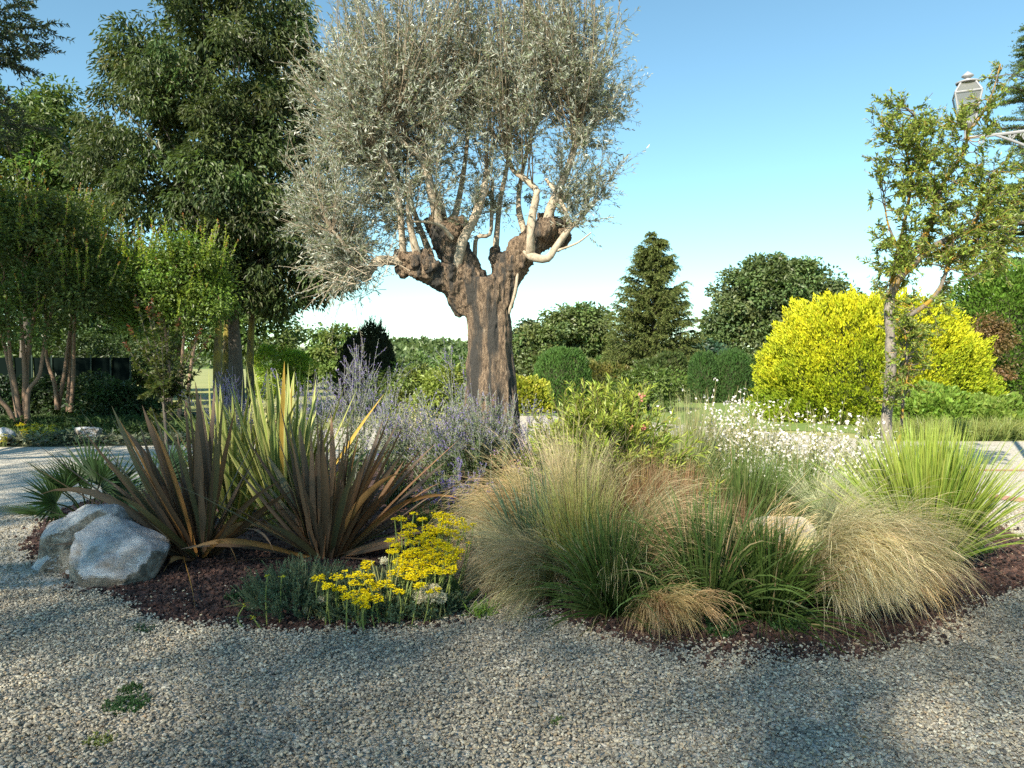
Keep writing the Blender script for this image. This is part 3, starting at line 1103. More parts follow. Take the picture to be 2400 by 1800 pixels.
# the tree whose dark sprays hang into the top left corner, and its neighbours behind the camera: they shade the yard
def locust(name, label, base, h, blobs, n, seed, extra=None, nl=46, cr=.62):
    rg = np.random.default_rng(seed)
    t = thing(name, label, 'tree', base, 'shade trees along the near side of the yard')
    gt = Geo()
    p = limb(gt, [base, base + A(.1, .05, h * .35), base + A(-.1, .1, h * .6)], .2, .13, (1, 1, 1), 14, 10, .1, seed, .3)
    gt.obj('trunk', M['grey_bark'], t, True)
    gl = Geo()
    c = clumps(gl, blobs, n, cr, nl, .20, .085, A(.045, .065, .025), rg, .45, .7, (.35, 1.0))
    if extra is not None:
        for e in extra:
            E = np.asarray(e, float)
            fr = axes(E + rg.normal(size=(26, 3)) * A(.16, .3, .16), unit(A(1, .1, -.05) + rg.normal(size=(26, 3)) * .55), rg.uniform(.22, .38, 26), 6, .25, .03, 1, None, rg)
            leaves_on(gl, fr, 34, .02, 1, .075, .024, A(.035, .055, .025), None, 1.0, .2, .05, rg)
            tubes(gl, fr, .004, A(.05, .045, .03), 3)
            c = np.vstack([c, E[None]])
    gl.obj('crown', M['leaf'], t)
    gb = Geo()
    limbs_to(gb, p[-1], np.vstack([c[rg.permutation(len(c))[:26]]] + ([np.array(extra)] if extra is not None else [])), .06, .015, rg)
    gb.obj('boughs', M['grey_bark'], t)


SV = np.array(SUNV)


def sunward(x, y, z0, z):
    """the point at height z from which the sun's ray comes down on (x, y, z0)"""
    return A(x, y, z0) + SV * (z - z0) / SV[2]


locust('locust_tree', 'dark feathery tree reaching into the top left corner', A(-12.5, 7.0, 0), 8,
       [(sunward(-11.0, 18.5, 2.8, 8), A(2.0, 2.4, 2.4)), (sunward(-7.6, 15, .3, 6.0), A(1.8, 2.0, 1.2)), (sunward(-11, 20, 2.5, 8.5), A(2.8, 2.8, 2.6)), (sunward(-11.5, 19, .8, 8.0), A(2.2, 2.2, 1.8)), (sunward(-13, 25, 1, 10), A(2.6, 2.6, 2)), (sunward(-11.0, 23, 1.0, 9.5), A(2.0, 2.0, 1.6))], 360, 61,
       [at(-20, 50, 8.0), at(-60, 60, 8.0), at(-45, 130, 8.2), at(-70, 250, 8.2), at(-40, 270, 8.4), at(-90, 150, 8.2), at(5, 60, 8.1)])
locust('locust_tree', 'feathery tree behind the camera shading the left of the bed', A(-16.0, -8.5, 0), 13,
       [(sunward(-2.9, 5.9, .3, 13.0), A(1.7, 1.9, 1.6)), (sunward(-1.5, 6.0, .4, 13), A(1.3, 1.5, 1.2)), (sunward(-4.6, 8.2, .3, 13), A(1.9, 2.2, 1.6)), (sunward(-3.6, 11, .3, 13.0), A(1.2, 1.6, 1.2)), (sunward(-3.4, 5.7, .4, 12.5), A(1.2, 1.2, 1.0)), (sunward(-6.4, 10, 0, 13), A(1.8, 1.8, 1.3)), (sunward(-6.6, 12.8, 0, 13), A(2.0, 2.0, 1.4))], 250, 62, None, 40)
locust('locust_tree', 'very tall feathery tree behind the camera shading the front gravel', A(-20.5, -24, 0), 22,
       [(sunward(-1.9, 4.1, 0, 20.5), A(2.2, 2.2, 1.9)), (sunward(.3, 3.8, 0, 21), A(2.2, 2.1, 1.9)), (sunward(-2.4, 2.4, 0, 22.5), A(2.2, 2.2, 1.9)), (sunward(.2, 5.1, .2, 21.5), A(1.3, 1.1, 1.1))], 125, 63, None, 25, .6)
locust('locust_tree', 'very tall feathery tree behind the camera shading the right of the gravel', A(-11, -25, 0), 22,
       [(sunward(2.2, 3.3, 0, 21), A(2.1, 1.8, 1.7)), (sunward(1.0, 2.4, 0, 20.5), A(2.0, 1.8, 1.7)), (sunward(3.4, 4.4, 0, 22), A(1.3, 1.0, 1.1))], 80, 64, None, 24, .6)

# oaks far behind on the right
broadleaf('oak_tree', 'round dark green oak standing beyond the golden shrub', gr(1830, 68), [[gr(1800, 68), at(1800, 830, 68), at(1806, 760, 68)]], .4,
          [(at(1785, 710, 68), A(4.4, 4, 3.4)), (at(1870, 655, 68), A(1.5, 1.5, 1.6)), (at(1960, 720, 68), A(1.5, 1.5, 2.0)), (at(1730, 770, 68), A(3.1, 3, 2.7)), (at(1850, 690, 68), A(3.3, 3, 3.0)), (at(1900, 760, 68), A(3.2, 3, 2.8)), (at(1930, 665, 68), A(1.4, 1.5, 1.4)), (at(1690, 800, 68), A(2.2, 2, 1.7)), (at(1800, 640, 68), A(2.2, 2, 1.6))],
          460, .95, 70, .40, .24, A(.110, .150, .056), 71, inner=90, nlimb=30, cov=.14, droop=.2)
broadleaf('oak_tree', 'wide low oak far behind, right of the olive trunk', gr(1330, 82), [[gr(1330, 82), at(1330, 850, 82), at(1330, 810, 82)]], .4,
          [(at(1330, 795, 82), A(4.4, 4, 3.2)), (at(1375, 770, 82), A(2.9, 3, 2.2)), (at(1270, 820, 82), A(3.0, 3, 2.5)), (at(1230, 835, 82), A(2.2, 2, 2.1)), (at(1415, 840, 82), A(2.2, 2, 2.0)), (at(1290, 870, 80), A(4, 3, 2.2))],
          420, .95, 60, .44, .28, A(.120, .158, .056), 72, inner=60, nlimb=16, cov=.14, droop=.2)
broadleaf('field_tree', 'small thin-crowned tree just right of the olive trunk', gr(1232, 88), [[gr(1232, 88), at(1232, 850, 88), at(1234, 800, 88)]], .25,
          [(at(1238, 775, 88), A(1.1, 1.1, .9)), (at(1222, 800, 88), A(1.2, 1.1, 1.2)), (at(1215, 850, 88), A(1.7, 1.5, 2.0))],
          90, .7, 50, .42, .28, A(.065, .095, .045), 73, nlimb=8)
for k, (px, Y, hh, w, col, lab) in enumerate(((1640, 50, 800, 2.0, (.045, .085, .05), 'bluish dark bush beside the foot of the spruce'), (1990, 60, 690, 2.2, (.07, .10, .035), 'tree top peeping over the golden shrub'),
                                             (735, 52, 770, 2.4, (.11, .17, .045), 'light green tree behind the shadowed yew dome'), (790, 48, 770, 1.6, (.14, .20, .05), 'pale green young tree left of the shadowed yew dome'),
                                             (1010, 70, 830, 3.0, (.10, .15, .045), 'green field shrub left of the olive trunk'), (1075, 62, 838, 2.2, (.13, .19, .05), 'yellow-green field shrub touching the olive trunk'),
                                             (955, 80, 838, 2.6, (.07, .12, .045), 'dark green field shrub right of the shadowed yew dome'), (890, 90, 835, 3.0, (.08, .12, .045), 'field shrub hidden half behind the shadowed yew dome'))):
    h = hz(hh, Y)
    broadleaf('field_bush', lab, gr(px, Y), [[gr(px, Y), gr(px, Y, h * .3), gr(px, Y, h * .6)]], .12,
              [(gr(px, Y, h * .62), A(w, w, h * .40)), (gr(px + 14, Y, h * .4), A(w, w, h * .38)), (gr(px - 16, Y, h * .35), A(w, w, h * .35))], 110, .55, 50, .30, .17, A(*col), 80 + k, cat='bush', nlimb=6)

for k, (px, Y, hh, w, col, lab) in enumerate(((15, 23.2, 885, .8, (.03, .055, .02), 'low dark bush before the fence at the left edge'), (105, 23.4, 895, .8, (.035, .06, .02), 'low dark bush before the fence beside the thin pale stems'), (215, 23.0, 888, .8, (.04, .07, .024), 'low dark bush before the fence near its right end'), (275, 22.0, 905, .8, (.05, .085, .03), 'low green bush left of the red-tipped shrub'), (205, 27.5, 775, 1.1, (.045, .075, .024), 'dark bushy shrub rising behind the screening fence'), (285, 29, 790, 1.2, (.055, .09, .028), 'green shrub just right of the screening fence end'),
                                             (345, 31, 800, 1.1, (.075, .12, .035), 'lighter green shrub behind the red-tipped shrub'), (985, 24, 868, .9, (.15, .19, .05), 'yellow-green low shrub on the lawn left of the olive trunk'),
                                             (1050, 22, 872, .8, (.19, .23, .05), 'lime coloured low shrub close behind the olive trunk'), (925, 26, 872, .8, (.10, .15, .04), 'green low shrub at the foot of the shadowed yew dome'), (1520, 27, 868, 1.3, (.10, .15, .035), 'green low shrub before the spruce'))):
    h = hz(hh, Y)
    broadleaf('garden_shrub', lab, gr(px, Y), [[gr(px, Y), gr(px, Y, h * .3), gr(px, Y, h * .55)]], .05,
              [(gr(px, Y, h * .6), A(w, w, h * .42)), (gr(px + 18, Y, h * .35), A(w, w, h * .36)), (gr(px - 20, Y, h * .32), A(w, w, h * .34))], 120, .34, 60, .14, .07, A(*col), 880 + k, cat='shrub', nlimb=6)

# golden feathery bush between the trunks and the shadowed yew dome
b = gr(660, 29)
broadleaf('golden_bush', 'bright lime green feathery bush on the lawn behind the variegated flax', b, [[gr(660, 29), gr(660, 29, .6), gr(660, 29, 1.1)]], .06,
          [(at(635, 845, 29), A(.75, .7, .6)), (at(690, 862, 29), A(.75, .7, .55)), (at(660, 905, 29), A(1.0, .8, .6)), (at(625, 890, 29), A(.6, .6, .6))], 120, .28, 70, .12, .05, A(.23, .32, .035), 95, cat='bush', nlimb=10, droop=-.1)

# spruce
rg = np.random.default_rng(77)
sb = gr(1532, 38)
spr = thing('spruce_tree', 'pointed dark spruce with hanging branchlets among the far trees', 'tree', sb)
H = hz(545, 38)
gt = Geo()
limb(gt, [sb, sb + A(0, 0, H * .5), sb + A(.1, 0, H)], .16, .015, (1, 1, 1), 16, 8)
gt.obj('trunk', M['grey_bark'], spr, True)
nb = 330
z = H * (1 - rg.random(nb) ** .62 * .93)
az = rg.uniform(0, 6.28, nb)
ln = np.clip((H - z) * .40 * rg.uniform(.65, 1.2, nb) + .22, .2, 2.4)
bd = np.stack([np.cos(az), np.sin(az), rg.uniform(.15, .55, nb)], 1)
bp = axes(sb + np.stack([np.zeros(nb), np.zeros(nb), z], 1), bd, ln, 8, .55, .04, 1, None, rg)
bp[:, :, 2] += (np.linspace(0, 1, 8) ** 3 * .18)[None] * ln[:, None]
gb = Geo()
tubes(gb, bp, (.03 * np.linspace(1, .2, 8))[None], (1, 1, 1), 4)
gb.obj('boughs', M['grey_bark'], spr)
gl = Geo()
i = np.repeat(np.arange(nb), 44)
tt = rg.uniform(.05, 1, len(i))
kk = np.minimum((tt * 7).astype(int), 6)
u = (tt * 7 - kk)[:, None]
P0 = bp[i, kk] * (1 - u) + bp[i, kk + 1] * u
T = tang(bp)[i, kk]
sd = np.cross(T, Z3) * rg.choice([-1, 1], len(i))[:, None]
tw = axes(P0, unit(T * .7 + sd * rg.uniform(0, .9, (len(i), 1)) + A(0, 0, -.1)), rg.uniform(.2, .6, len(i)), 5, 1.1, .05, .6, None, rg)
leaves_on(gl, tw, 11, .05, 1, .15, .045, A(.085, .112, .032), A(.135, .160, .045), .55, .2, .05, rg, .15)
gl.obj('crown', M['needle'], spr)

# cedar at the right edge
cb = gr(2425, 30)
ced = thing('cedar_tree', 'layered green cedar at the right edge behind the lantern', 'tree', cb)
H = hz(60, 30)
gt = Geo()
limb(gt, [cb, cb + A(0, 0, H * .5), cb + A(.1, 0, H)], .3, .04, (1, 1, 1), 16, 8)
gt.obj('trunk', M['grey_bark'], ced, True)
nb = 190
z = rg.uniform(hz(640, 30), H, nb)
az = rg.uniform(0, 6.28, nb)
ln = rg.uniform(1.0, 2.5, nb) * np.clip((H - z) / 5 + .25, .3, 1)
bp = axes(cb + np.stack([np.zeros(nb), np.zeros(nb), z], 1), np.stack([np.cos(az), np.sin(az), rg.uniform(-.05, .3, nb)], 1), ln, 8, .25, .03, 1, None, rg)
gb = Geo()
tubes(gb, bp, (.05 * np.linspace(1, .2, 8))[None], (1, 1, 1), 5)
gb.obj('boughs', M['grey_bark'], ced)
gl = Geo()
i = np.repeat(np.arange(nb), 46)
tt = rg.uniform(.15, 1, len(i))
kk = np.minimum((tt * 7).astype(int), 6)
u = (tt * 7 - kk)[:, None]
P0 = bp[i, kk] * (1 - u) + bp[i, kk + 1] * u
T = tang(bp)[i, kk]
sd = np.cross(T, Z3) * rg.choice([-1, 1], len(i))[:, None]
tw = axes(P0, unit(T * .6 + sd * rg.uniform(.2, 1, (len(i), 1)) + A(0, 0, .1)), rg.uniform(.2, .55, len(i)), 5, .35, .05, 1, None, rg)
leaves_on(gl, tw, 11, .05, 1, .11, .032, A(.075, .115, .035), A(.11, .155, .045), .8, .2, .05, rg, .15)
gl.obj('crown', M['needle'], ced)


# ------------------------------------------------------------------ clipped and rounded shrubs
def dome(name, label, c, rx, ry, h, n, L, W, col, col2, seed, mat='needle', cat='shrub', upd=.9, lump=.10, power=2.2, group=None, hull=(.03, .035, .012), cs=1.0, rad_amp=.06, stray=0, low=None):
    rg = np.random.default_rng(seed)
    t = thing(name, label, cat, c, group)

    def surf(d, f=1.0):
        zz = np.maximum(d[:, 2], -.05)
        rr = 1 / (np.abs(d[:, 0]) ** power + np.abs(d[:, 1]) ** power + np.abs(zz) ** power + 1e-9) ** (1 / power)
        rr = rr * (1 + lump * fbm(d * 2.6 + seed, 2, seed) + rad_amp * fbm(d * 9 * cs + seed, 2, seed + 3))
        q = np.stack([d[:, 0], d[:, 1], zz], 1) * rr[:, None] * f * A(rx, ry, h)
        return c + q
    gh = Geo()
    k = BV4.copy()
    k[:, 2] = np.maximum(k[:, 2], -.02)
    gh.add(surf(k, .86), BF4, hull)
    gh.obj('twigs', M['stem'], t, True)  # closed dark shell: inner shade painted behind the leaves, no single twigs
    d = randdir(n, rg)
    d[:, 2] = np.abs(d[:, 2]) ** .9
    f = 1 - rg.random(n) ** 2 * .16
    P = surf(d, f[:, None])
    o = unit(d / A(rx, ry, h))
    D = unit(o * (1 - upd * .5) + A(0, 0, upd) + rg.normal(size=o.shape) * .35)
    N = unit(o + rg.normal(size=o.shape) * .5)
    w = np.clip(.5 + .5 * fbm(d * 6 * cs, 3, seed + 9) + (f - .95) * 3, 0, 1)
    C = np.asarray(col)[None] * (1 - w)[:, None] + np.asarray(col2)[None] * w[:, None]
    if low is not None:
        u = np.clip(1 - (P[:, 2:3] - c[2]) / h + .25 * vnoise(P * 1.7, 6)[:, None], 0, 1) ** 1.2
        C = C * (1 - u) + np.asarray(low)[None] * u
    C = np.clip(C * (1 + .15 * rg.normal(size=(n, 1))) * (1 + .05 * rg.normal(size=(n, 3))), .002, 1)
    s = rg.uniform(.65, 1.3, n)
    gl = Geo()
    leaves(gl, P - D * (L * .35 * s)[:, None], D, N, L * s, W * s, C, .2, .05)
    if stray:
        ps = surf(unit(np.abs(rg.normal(size=(stray, 3))) * A(1, 1, 1.4) * np.stack([rg.choice([-1, 1], stray), rg.choice([-1, 1], stray), np.ones(stray)], 1)), .95)
        st = axes(ps, unit((ps - c) * A(.5, .5, 1) + rg.normal(size=(stray, 3)) * .15), rg.uniform(.15, .5, stray), 5, 0, .05, 1, None, rg)
        leaves_on(gl, st, 26, 0, 1, L, W * .8, np.asarray(col), None, .5, .15, .05, rg)
    gl.obj('foliage', M[mat], t)
    return t


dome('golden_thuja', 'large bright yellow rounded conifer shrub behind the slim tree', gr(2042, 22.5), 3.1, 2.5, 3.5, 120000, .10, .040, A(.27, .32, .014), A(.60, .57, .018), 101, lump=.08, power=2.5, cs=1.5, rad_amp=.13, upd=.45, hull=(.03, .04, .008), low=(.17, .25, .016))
dome('yew_dome', 'clipped dark green yew dome right of the olive trunk', gr(1318, 30), 1.14, 1.0, 2.22, 12000, .13, .035, A(.045, .10, .022), A(.075, .15, .03), 102, power=3.2, lump=.05)
dome('yew_dome', 'left one of two clipped yew domes before the far hedge', gr(1646, 33), .62, .8, 2.12, 7000, .13, .035, A(.035, .08, .02), A(.055, .115, .026), 103, power=3.0, lump=.05)
dome('yew_dome', 'right one of two clipped yew domes before the far hedge', gr(1716, 33), .84, .9, 2.16, 9000, .13, .035, A(.035, .08, .02), A(.055, .115, .026), 104, power=3.0, lump=.05)
dome('yew_dome', 'rounded yew with shaggy top left of the olive, shade painted into its leaves', gr(862, 27), 1.08, 1.0, 2.75, 13000, .15, .035, A(.018, .026, .012), A(.026, .038, .016), 105, power=2.6, lump=.10, stray=190)  # shade of the tall trees is put into the near-black leaf colour
dome('laurel_shrub', 'huge glossy green evergreen shrub at the right edge', gr(2372, 27), 2.75, 2.2, 5.2, 42000, .13, .06, A(.075, .145, .022), A(.13, .225, .032), 106, mat='glossy_leaf', upd=.35, power=2.2, lump=.10)
broadleaf('barberry_shrub', 'brownish small-leaved shrub before the huge evergreen', gr(2325, 24), [[gr(2325, 24), gr(2325, 24, 1.2), gr(2325, 24, 2.2)]], .06,
          [(at(2310, 775, 24), A(.55, .5, .42)), (at(2345, 790, 24), A(.45, .5, .40)), (at(2325, 850, 24), A(.6, .5, .8))], 70, .28, 80, .09, .05, A(.17, .115, .045), 107, cat='shrub', nlimb=10)
dome('hydrangea_shrub', 'low fresh green leafy shrub at the foot of the golden conifer', gr(2205, 18.6), .95, .8, hz(905, 18.6), 7000, .14, .085, A(.12, .21, .03), A(.20, .30, .05), 108, mat='leaf', upd=.2, lump=.2, power=2)
dome('hydrangea_shrub', 'low fresh green leafy shrub with cream heads near the right edge', gr(2325, 18.2), .75, .7, hz(930, 18.2), 5000, .14, .085, A(.12, .21, .03), A(.24, .32, .07), 109, mat='leaf', upd=.2, lump=.2, power=2)
dome('spindle_bush', 'low variegated yellow-green bush right beside the olive trunk', gr(1232, 26), .95, .8, hz(885, 26), 6000, .11, .07, A(.14, .19, .02), A(.42, .42, .05), 110, mat='leaf', upd=.2, lump=.15, power=2.5)
dome('field_shrub', 'reddish green hedge shrub left of the spruce foot', gr(1425, 34), 1.6, 1.0, hz(850, 34), 9000, .14, .08, A(.09, .13, .03), A(.19, .17, .05), 111, mat='leaf', upd=.3, lump=.2, power=2.5)
dome('field_shrub', 'dark green shrub below the spruce', gr(1555, 35), 1.5, 1.0, hz(832, 35), 8000, .14, .08, A(.055, .095, .03), A(.10, .13, .04), 112, mat='leaf', upd=.3, lump=.2, power=2.5)

# clipped hedge across the back
rg = np.random.default_rng(120)
hd = thing('clipped_hedge', 'long clipped green hedge at the back of the lawn', 'hedge', gr(1800, 40))
h = hz(838, 40)
x0, x1 = gr(1400, 40)[0], gr(2250, 40)[0]
g = Geo()
bx = np.array([[x, y, z] for x in (x0, x1) for y in (39.7, 41.0) for z in (0, h - .15)])
g.add(bx, np.array([[0, 1, 3, 2], [4, 6, 7, 5], [0, 4, 5, 1], [2, 3, 7, 6], [1, 5, 7, 3]]), (.03, .035, .012))
g.obj('twigs', M['stem'], hd)  # dark box inside the hedge, its inner shade put into the colour
n = 26000
P = np.stack([rg.uniform(x0, x1, n), np.full(n, 39.6), rg.uniform(0, h, n)], 1)
topm = rg.random(n) < .35
P[:, 2] = np.where(topm, h - .1, P[:, 2])
P[:, 1] = np.where(topm, rg.uniform(39.6, 41.1, n), P[:, 1])
P += rg.normal(size=P.shape) * .08
g = Geo()
leaves(g, P, unit(rg.normal(size=P.shape) + A(0, -.6, .5)), unit(A(0, -1, .4) + rg.normal(size=P.shape) * .5), .16, .09, jit(n, A(.075, .13, .03), .3), .2)
g.obj('foliage', M['leaf'], hd)


# ------------------------------------------------------------------ crape myrtles on the left
def myrtle(label, px, Y, stems, blobs, n, ntip, seed, tipc=(.34, .13, .04), col=A(.075, .115, .026), lit=A(.20, .27, .035)):
    rg = np.random.default_rng(seed)
    b = gr(px, Y)
    t = thing('crape_myrtle', label, 'tree', b, 'crape myrtles in the left bed')
    for k, path in enumerate(stems):
        g = Geo()
        limb(g, [at(x, y, Y + dy) if y < 1e5 else b for x, y, dy in path], .062, .028, (1, 1, 1), 16, 8, .08, seed + k, .2)
        g.obj('stem', M['myrtle_bark'], t, True)
    gl = Geo()
    c = clumps(gl, blobs, n, .42, 110, .10, .05, col, rg, .1, .6, (.4, 1.0), .2)
    # upright shoots with young tips above the crown
    cc = np.array([q[0] for q in blobs])
    rr = np.array([np.broadcast_to(q[1], 3) for q in blobs])
    bi = rg.integers(0, len(blobs), ntip)
    d = randdir(ntip, rg)
    d[:, 2] = np.abs(d[:, 2])
    P = cc[bi] + d * rr[bi] * .86
    sh = axes(P, unit(A(0, 0, 1) + d * .5 + rg.normal(size=d.shape) * .15), rg.uniform(.4, .95, ntip), 6, -.1, .05, 1, None, rg)
    leaves_on(gl, sh, 46, 0, .97, .085, .042, lit * .6 + col * .4, lit, .8, .2, .06, rg, .25, .1, 1, .35)
    sh2 = sh[rg.random(ntip) < .6]
    leaves_on(gl, sh2, 12, .86, 1.0, .05, .03, A(.34, .22, .05), A(*tipc), .6, .2, .06, rg)
    tubes(gl, sh, .006, A(.12, .07, .04), 3)
    gl.obj('crown', M['leaf'], t)
    gb = Geo()
    tops = np.array([at(p[-1][0], p[-1][1], Y + p[-1][2]) for p in stems])
    sel = c[rg.permutation(len(c))[:30]]
    near = tops[np.linalg.norm(sel[:, None] - tops[None], axis=2).argmin(1)]
    limbs_to(gb, near, sel, .022, .006, rg)
    gb.obj('boughs', M['myrtle_bark'], t)


myrtle('leftmost multi-stemmed crape myrtle with smooth pinkish stems, in shade', 55, 19.0,
       [[(48, 1008, 0), (30, 900, .1), (15, 830, .2), (0, 760, .3), (-20, 640, .4)], [(50, 1010, -.1), (40, 930, -.1), (25, 850, -.15), (20, 780, -.2), (10, 660, -.2)],
        [(55, 1010, 0), (58, 900, 0), (55, 820, 0), (50, 740, .1), (55, 620, .1)], [(60, 1010, .1), (62, 900, .15), (65, 830, .1), (80, 740, .1), (95, 640, .2)],
        [(64, 1008, -.1), (66, 920, -.1), (92, 880, -.1), (105, 800, 0), (130, 690, .1)], [(38, 1000, -.2), (20, 960, -.3), (-5, 930, -.4), (-40, 860, -.5), (-70, 760, -.5)]],
       [(at(40, 640, 19), A(1.5, 1.4, 1.5)), (at(-60, 600, 19), A(1.4, 1.4, 1.8)), (at(130, 600, 19), A(1.25, 1.3, 1.4)), (at(60, 540, 19.3), A(1.3, 1.3, 1.0)), (at(200, 690, 19), A(.9, 1.0, .9)), (at(60, 750, 18.8), A(1.5, 1.2, .7))], 300, 170, 131)
myrtle('second crape myrtle from the left, thin pale stems before the fence', 155, 21.5,
       [[(135, 960, 0), (128, 900, 0), (112, 850, 0), (105, 780, 0), (110, 690, 0)], [(135, 960, .1), (150, 880, .1), (160, 800, .1), (175, 700, .1)],
        [(160, 965, .2), (162, 880, .2), (165, 800, .2), (170, 700, .2)], [(166, 965, 0), (172, 880, 0), (174, 780, 0), (180, 690, 0)]],
       [(at(210, 610, 21.5), A(1.2, 1.2, 1.4)), (at(150, 680, 21.5), A(1.2, 1.2, 1.0)), (at(280, 660, 21.5), A(1.0, 1.0, 1.0))], 130, 90, 132)
myrtle('sunlit crape myrtle with red shoot tips before the tall dark tree', 430, 20.0,
       [[(400, 985, 0), (398, 900, 0), (390, 800, 0), (380, 720, 0)], [(420, 985, 0), (425, 880, 0), (430, 800, 0), (440, 700, 0)], [(436, 985, .1), (445, 880, .1), (460, 790, .1), (480, 700, .1)]],
       [(at(400, 640, 20), A(1.1, 1.0, .8)), (at(460, 630, 20), A(.9, .9, .75)), (at(330, 640, 20.2), A(.85, .9, .7)), (at(430, 710, 20.2), A(1.1, 1.0, .6)), (at(500, 690, 20), A(.5, .6, .9)), (at(400, 750, 20), A(1.0, .9, .5)), (at(320, 735, 20.2), A(.8, .8, .5))], 190, 120, 133,
       (.40, .14, .04), A(.12, .185, .03), A(.32, .42, .045))

# red-tipped shrub close behind the bronze flax
rg = np.random.default_rng(140)
b = gr(392, 11.2)
rs = thing('red_tip_shrub', 'slim leafy shrub with coppery red young shoots behind the bronze flax', 'shrub', b)
gs = Geo()
p = limb(gs, [b, at(388, 1000, 11.2), at(384, 930, 11.2), at(392, 860, 11.2)], .028, .016, (1, 1, 1), 14, 8)
gs.obj('trunk', M['grey_bark'], rs, True)
E_ = np.array([at(x, y, 11.2 + dy) for x, y, dy in ((315, 690, .1), (345, 720, -.2), (372, 735, .2), (395, 760, 0), (420, 745, .2), (300, 760, -.1), (335, 790, .3), (470, 770, 0), (490, 790, -.2), (455, 800, .2), (430, 840, -.2), (360, 830, -.3), (310, 850, 0), (400, 870, -.3), (340, 900, .1), (450, 900, 0), (480, 850, .2), (380, 790, -.4), (325, 930, -.1), (430, 940, .1), (355, 700, .3), (410, 800, .3), (290, 800, .1), (465, 930, -.1), (350, 960, 0), (395, 920, .3))])
S0 = p[rg.integers(5, 14, len(E_))]
t = np.linspace(0, 1, 7)[None, :, None]
ctrl = S0 * .5 + E_ * .5 + A(0, 0, -.12)
sp = S0[:, None] * (1 - t) ** 2 + ctrl[:, None] * 2 * t * (1 - t) + E_[:, None] * t ** 2
tubes(gs, sp, (.011 * np.linspace(1, .4, 7))[None], (1, 1, 1), 4)
gs2 = Geo()
tubes(gs2, sp, (.010 * np.linspace(1, .4, 7))[None], (1, 1, 1), 4)
gs2.obj('branches', M['grey_bark'], rs)
gl = Geo()
leaves_on(gl, sp, 74, .15, .95, .095, .062, A(.055, .075, .022), A(.10, .115, .03), 1.0, .22, .06, rg, .15, .2)
red = sp[[0, 1, 2, 4, 5, 7, 8, 9, 20, 22]]
leaves_on(gl, red, 16, .84, 1.0, .065, .036, A(.16, .07, .03), A(.28, .075, .04), .8, .15, .05, rg, .15, .2)
gl.obj('foliage', M['leaf'], rs)

# dark screening fence at the far left
rg = np.random.default_rng(141)
fe = thing('mesh_fence', 'dark green screening fence with thin posts behind the crape myrtles', 'fence', gr(120, 25.5))
m, nt, bs = newmat('screen_cloth')
bs.inputs['Base Color'].default_value = (.003, .007, .006, 1)
bs.inputs['Specular IOR Level'].default_value = .05
bs.inputs['Roughness'].default_value = .9
M['screen'] = m
xs = [gr(p, 25.5)[0] for p in range(-60, 331, 46)]
hf = hz(838, 25.5)
for i, x in enumerate(xs):
    g = Geo()
    tubes(g, np.array([[x, 25.45, 0], [x, 25.45, hf * .5], [x, 25.45, hf + .08]]), .025, (.03, .05, .04), 6)
    g.obj('post', M['stem'], fe)
    if i:
        g = Geo()
        K = 9
        zz = np.linspace(.03, hf, K)
        V = np.array([[[xs[i - 1] + (x - xs[i - 1]) * u, 25.5 + .03 * math.sin(7 * u + z * 3 + i), z] for u in np.linspace(0.01, .99, 7)] for z in zz])
        g.add(V.reshape(-1, 3), grid_faces(1, K, 7), (1, 1, 1))
        g.obj('screen_panel', M['screen'], fe, True)

# the left bed: soil, creeping cover, stones, yellow flowers
sheet('left_border', [(-24, 14.6), (-14, 14.75), (-9, 14.9), (-6.6, 15.3), (-5.2, 17.5), (-5.5, 22), (-7, 26), (-26, 26)], .003, M['soil'])
n = 24000
P = np.stack([rg.uniform(-14, -4.6, n), rg.uniform(14.7, 22, n), np.zeros(n)], 1)
P = P[inside(P, np.array([(-24, 14.7), (-14, 14.8), (-9, 15.0), (-6.6, 15.4), (-5.2, 17.5), (-5.5, 22), (-24, 23)]))]
h = .10 + .22 * np.clip(vnoise(P * A(.9, .9, 0) + 5, 3), 0, 1) + .05
P[:, 2] = h * rg.random(len(P))
g = Geo()
pal = np.where((P[:, 1:2] < 16.0) & (vnoise(P * A(.7, .7, 0), 8)[:, None] > -.1), A(.15, .17, .11)[None], A(.045, .075, .022)[None])
leaves(g, P, unit(rg.normal(size=P.shape) * A(1, 1, .4) + A(0, 0, .45)), unit(Z3 + rg.normal(size=P.shape) * .5), .16, .05, jit(len(P), pal, .25), .2)
tag(g.obj('ground_cover', M['matt_leaf']), 'low creeping juniper and grey mat plants under the crape myrtles', None, None, 'stuff')
rock('garden_stone', 'pale rounded stone in the left bed under the crape myrtles', [(gr(205, 15.6, .12), A(.33, .25, .24), 3, ())], .03, M['rock'], gr(205, 15.6), .02)
rock('garden_stone', 'pale stone cut off by the left edge of the picture', [(gr(-2, 15.2, .10), A(.26, .24, .23), 5, ())], .03, M['rock'], gr(-2, 15.2), .02)


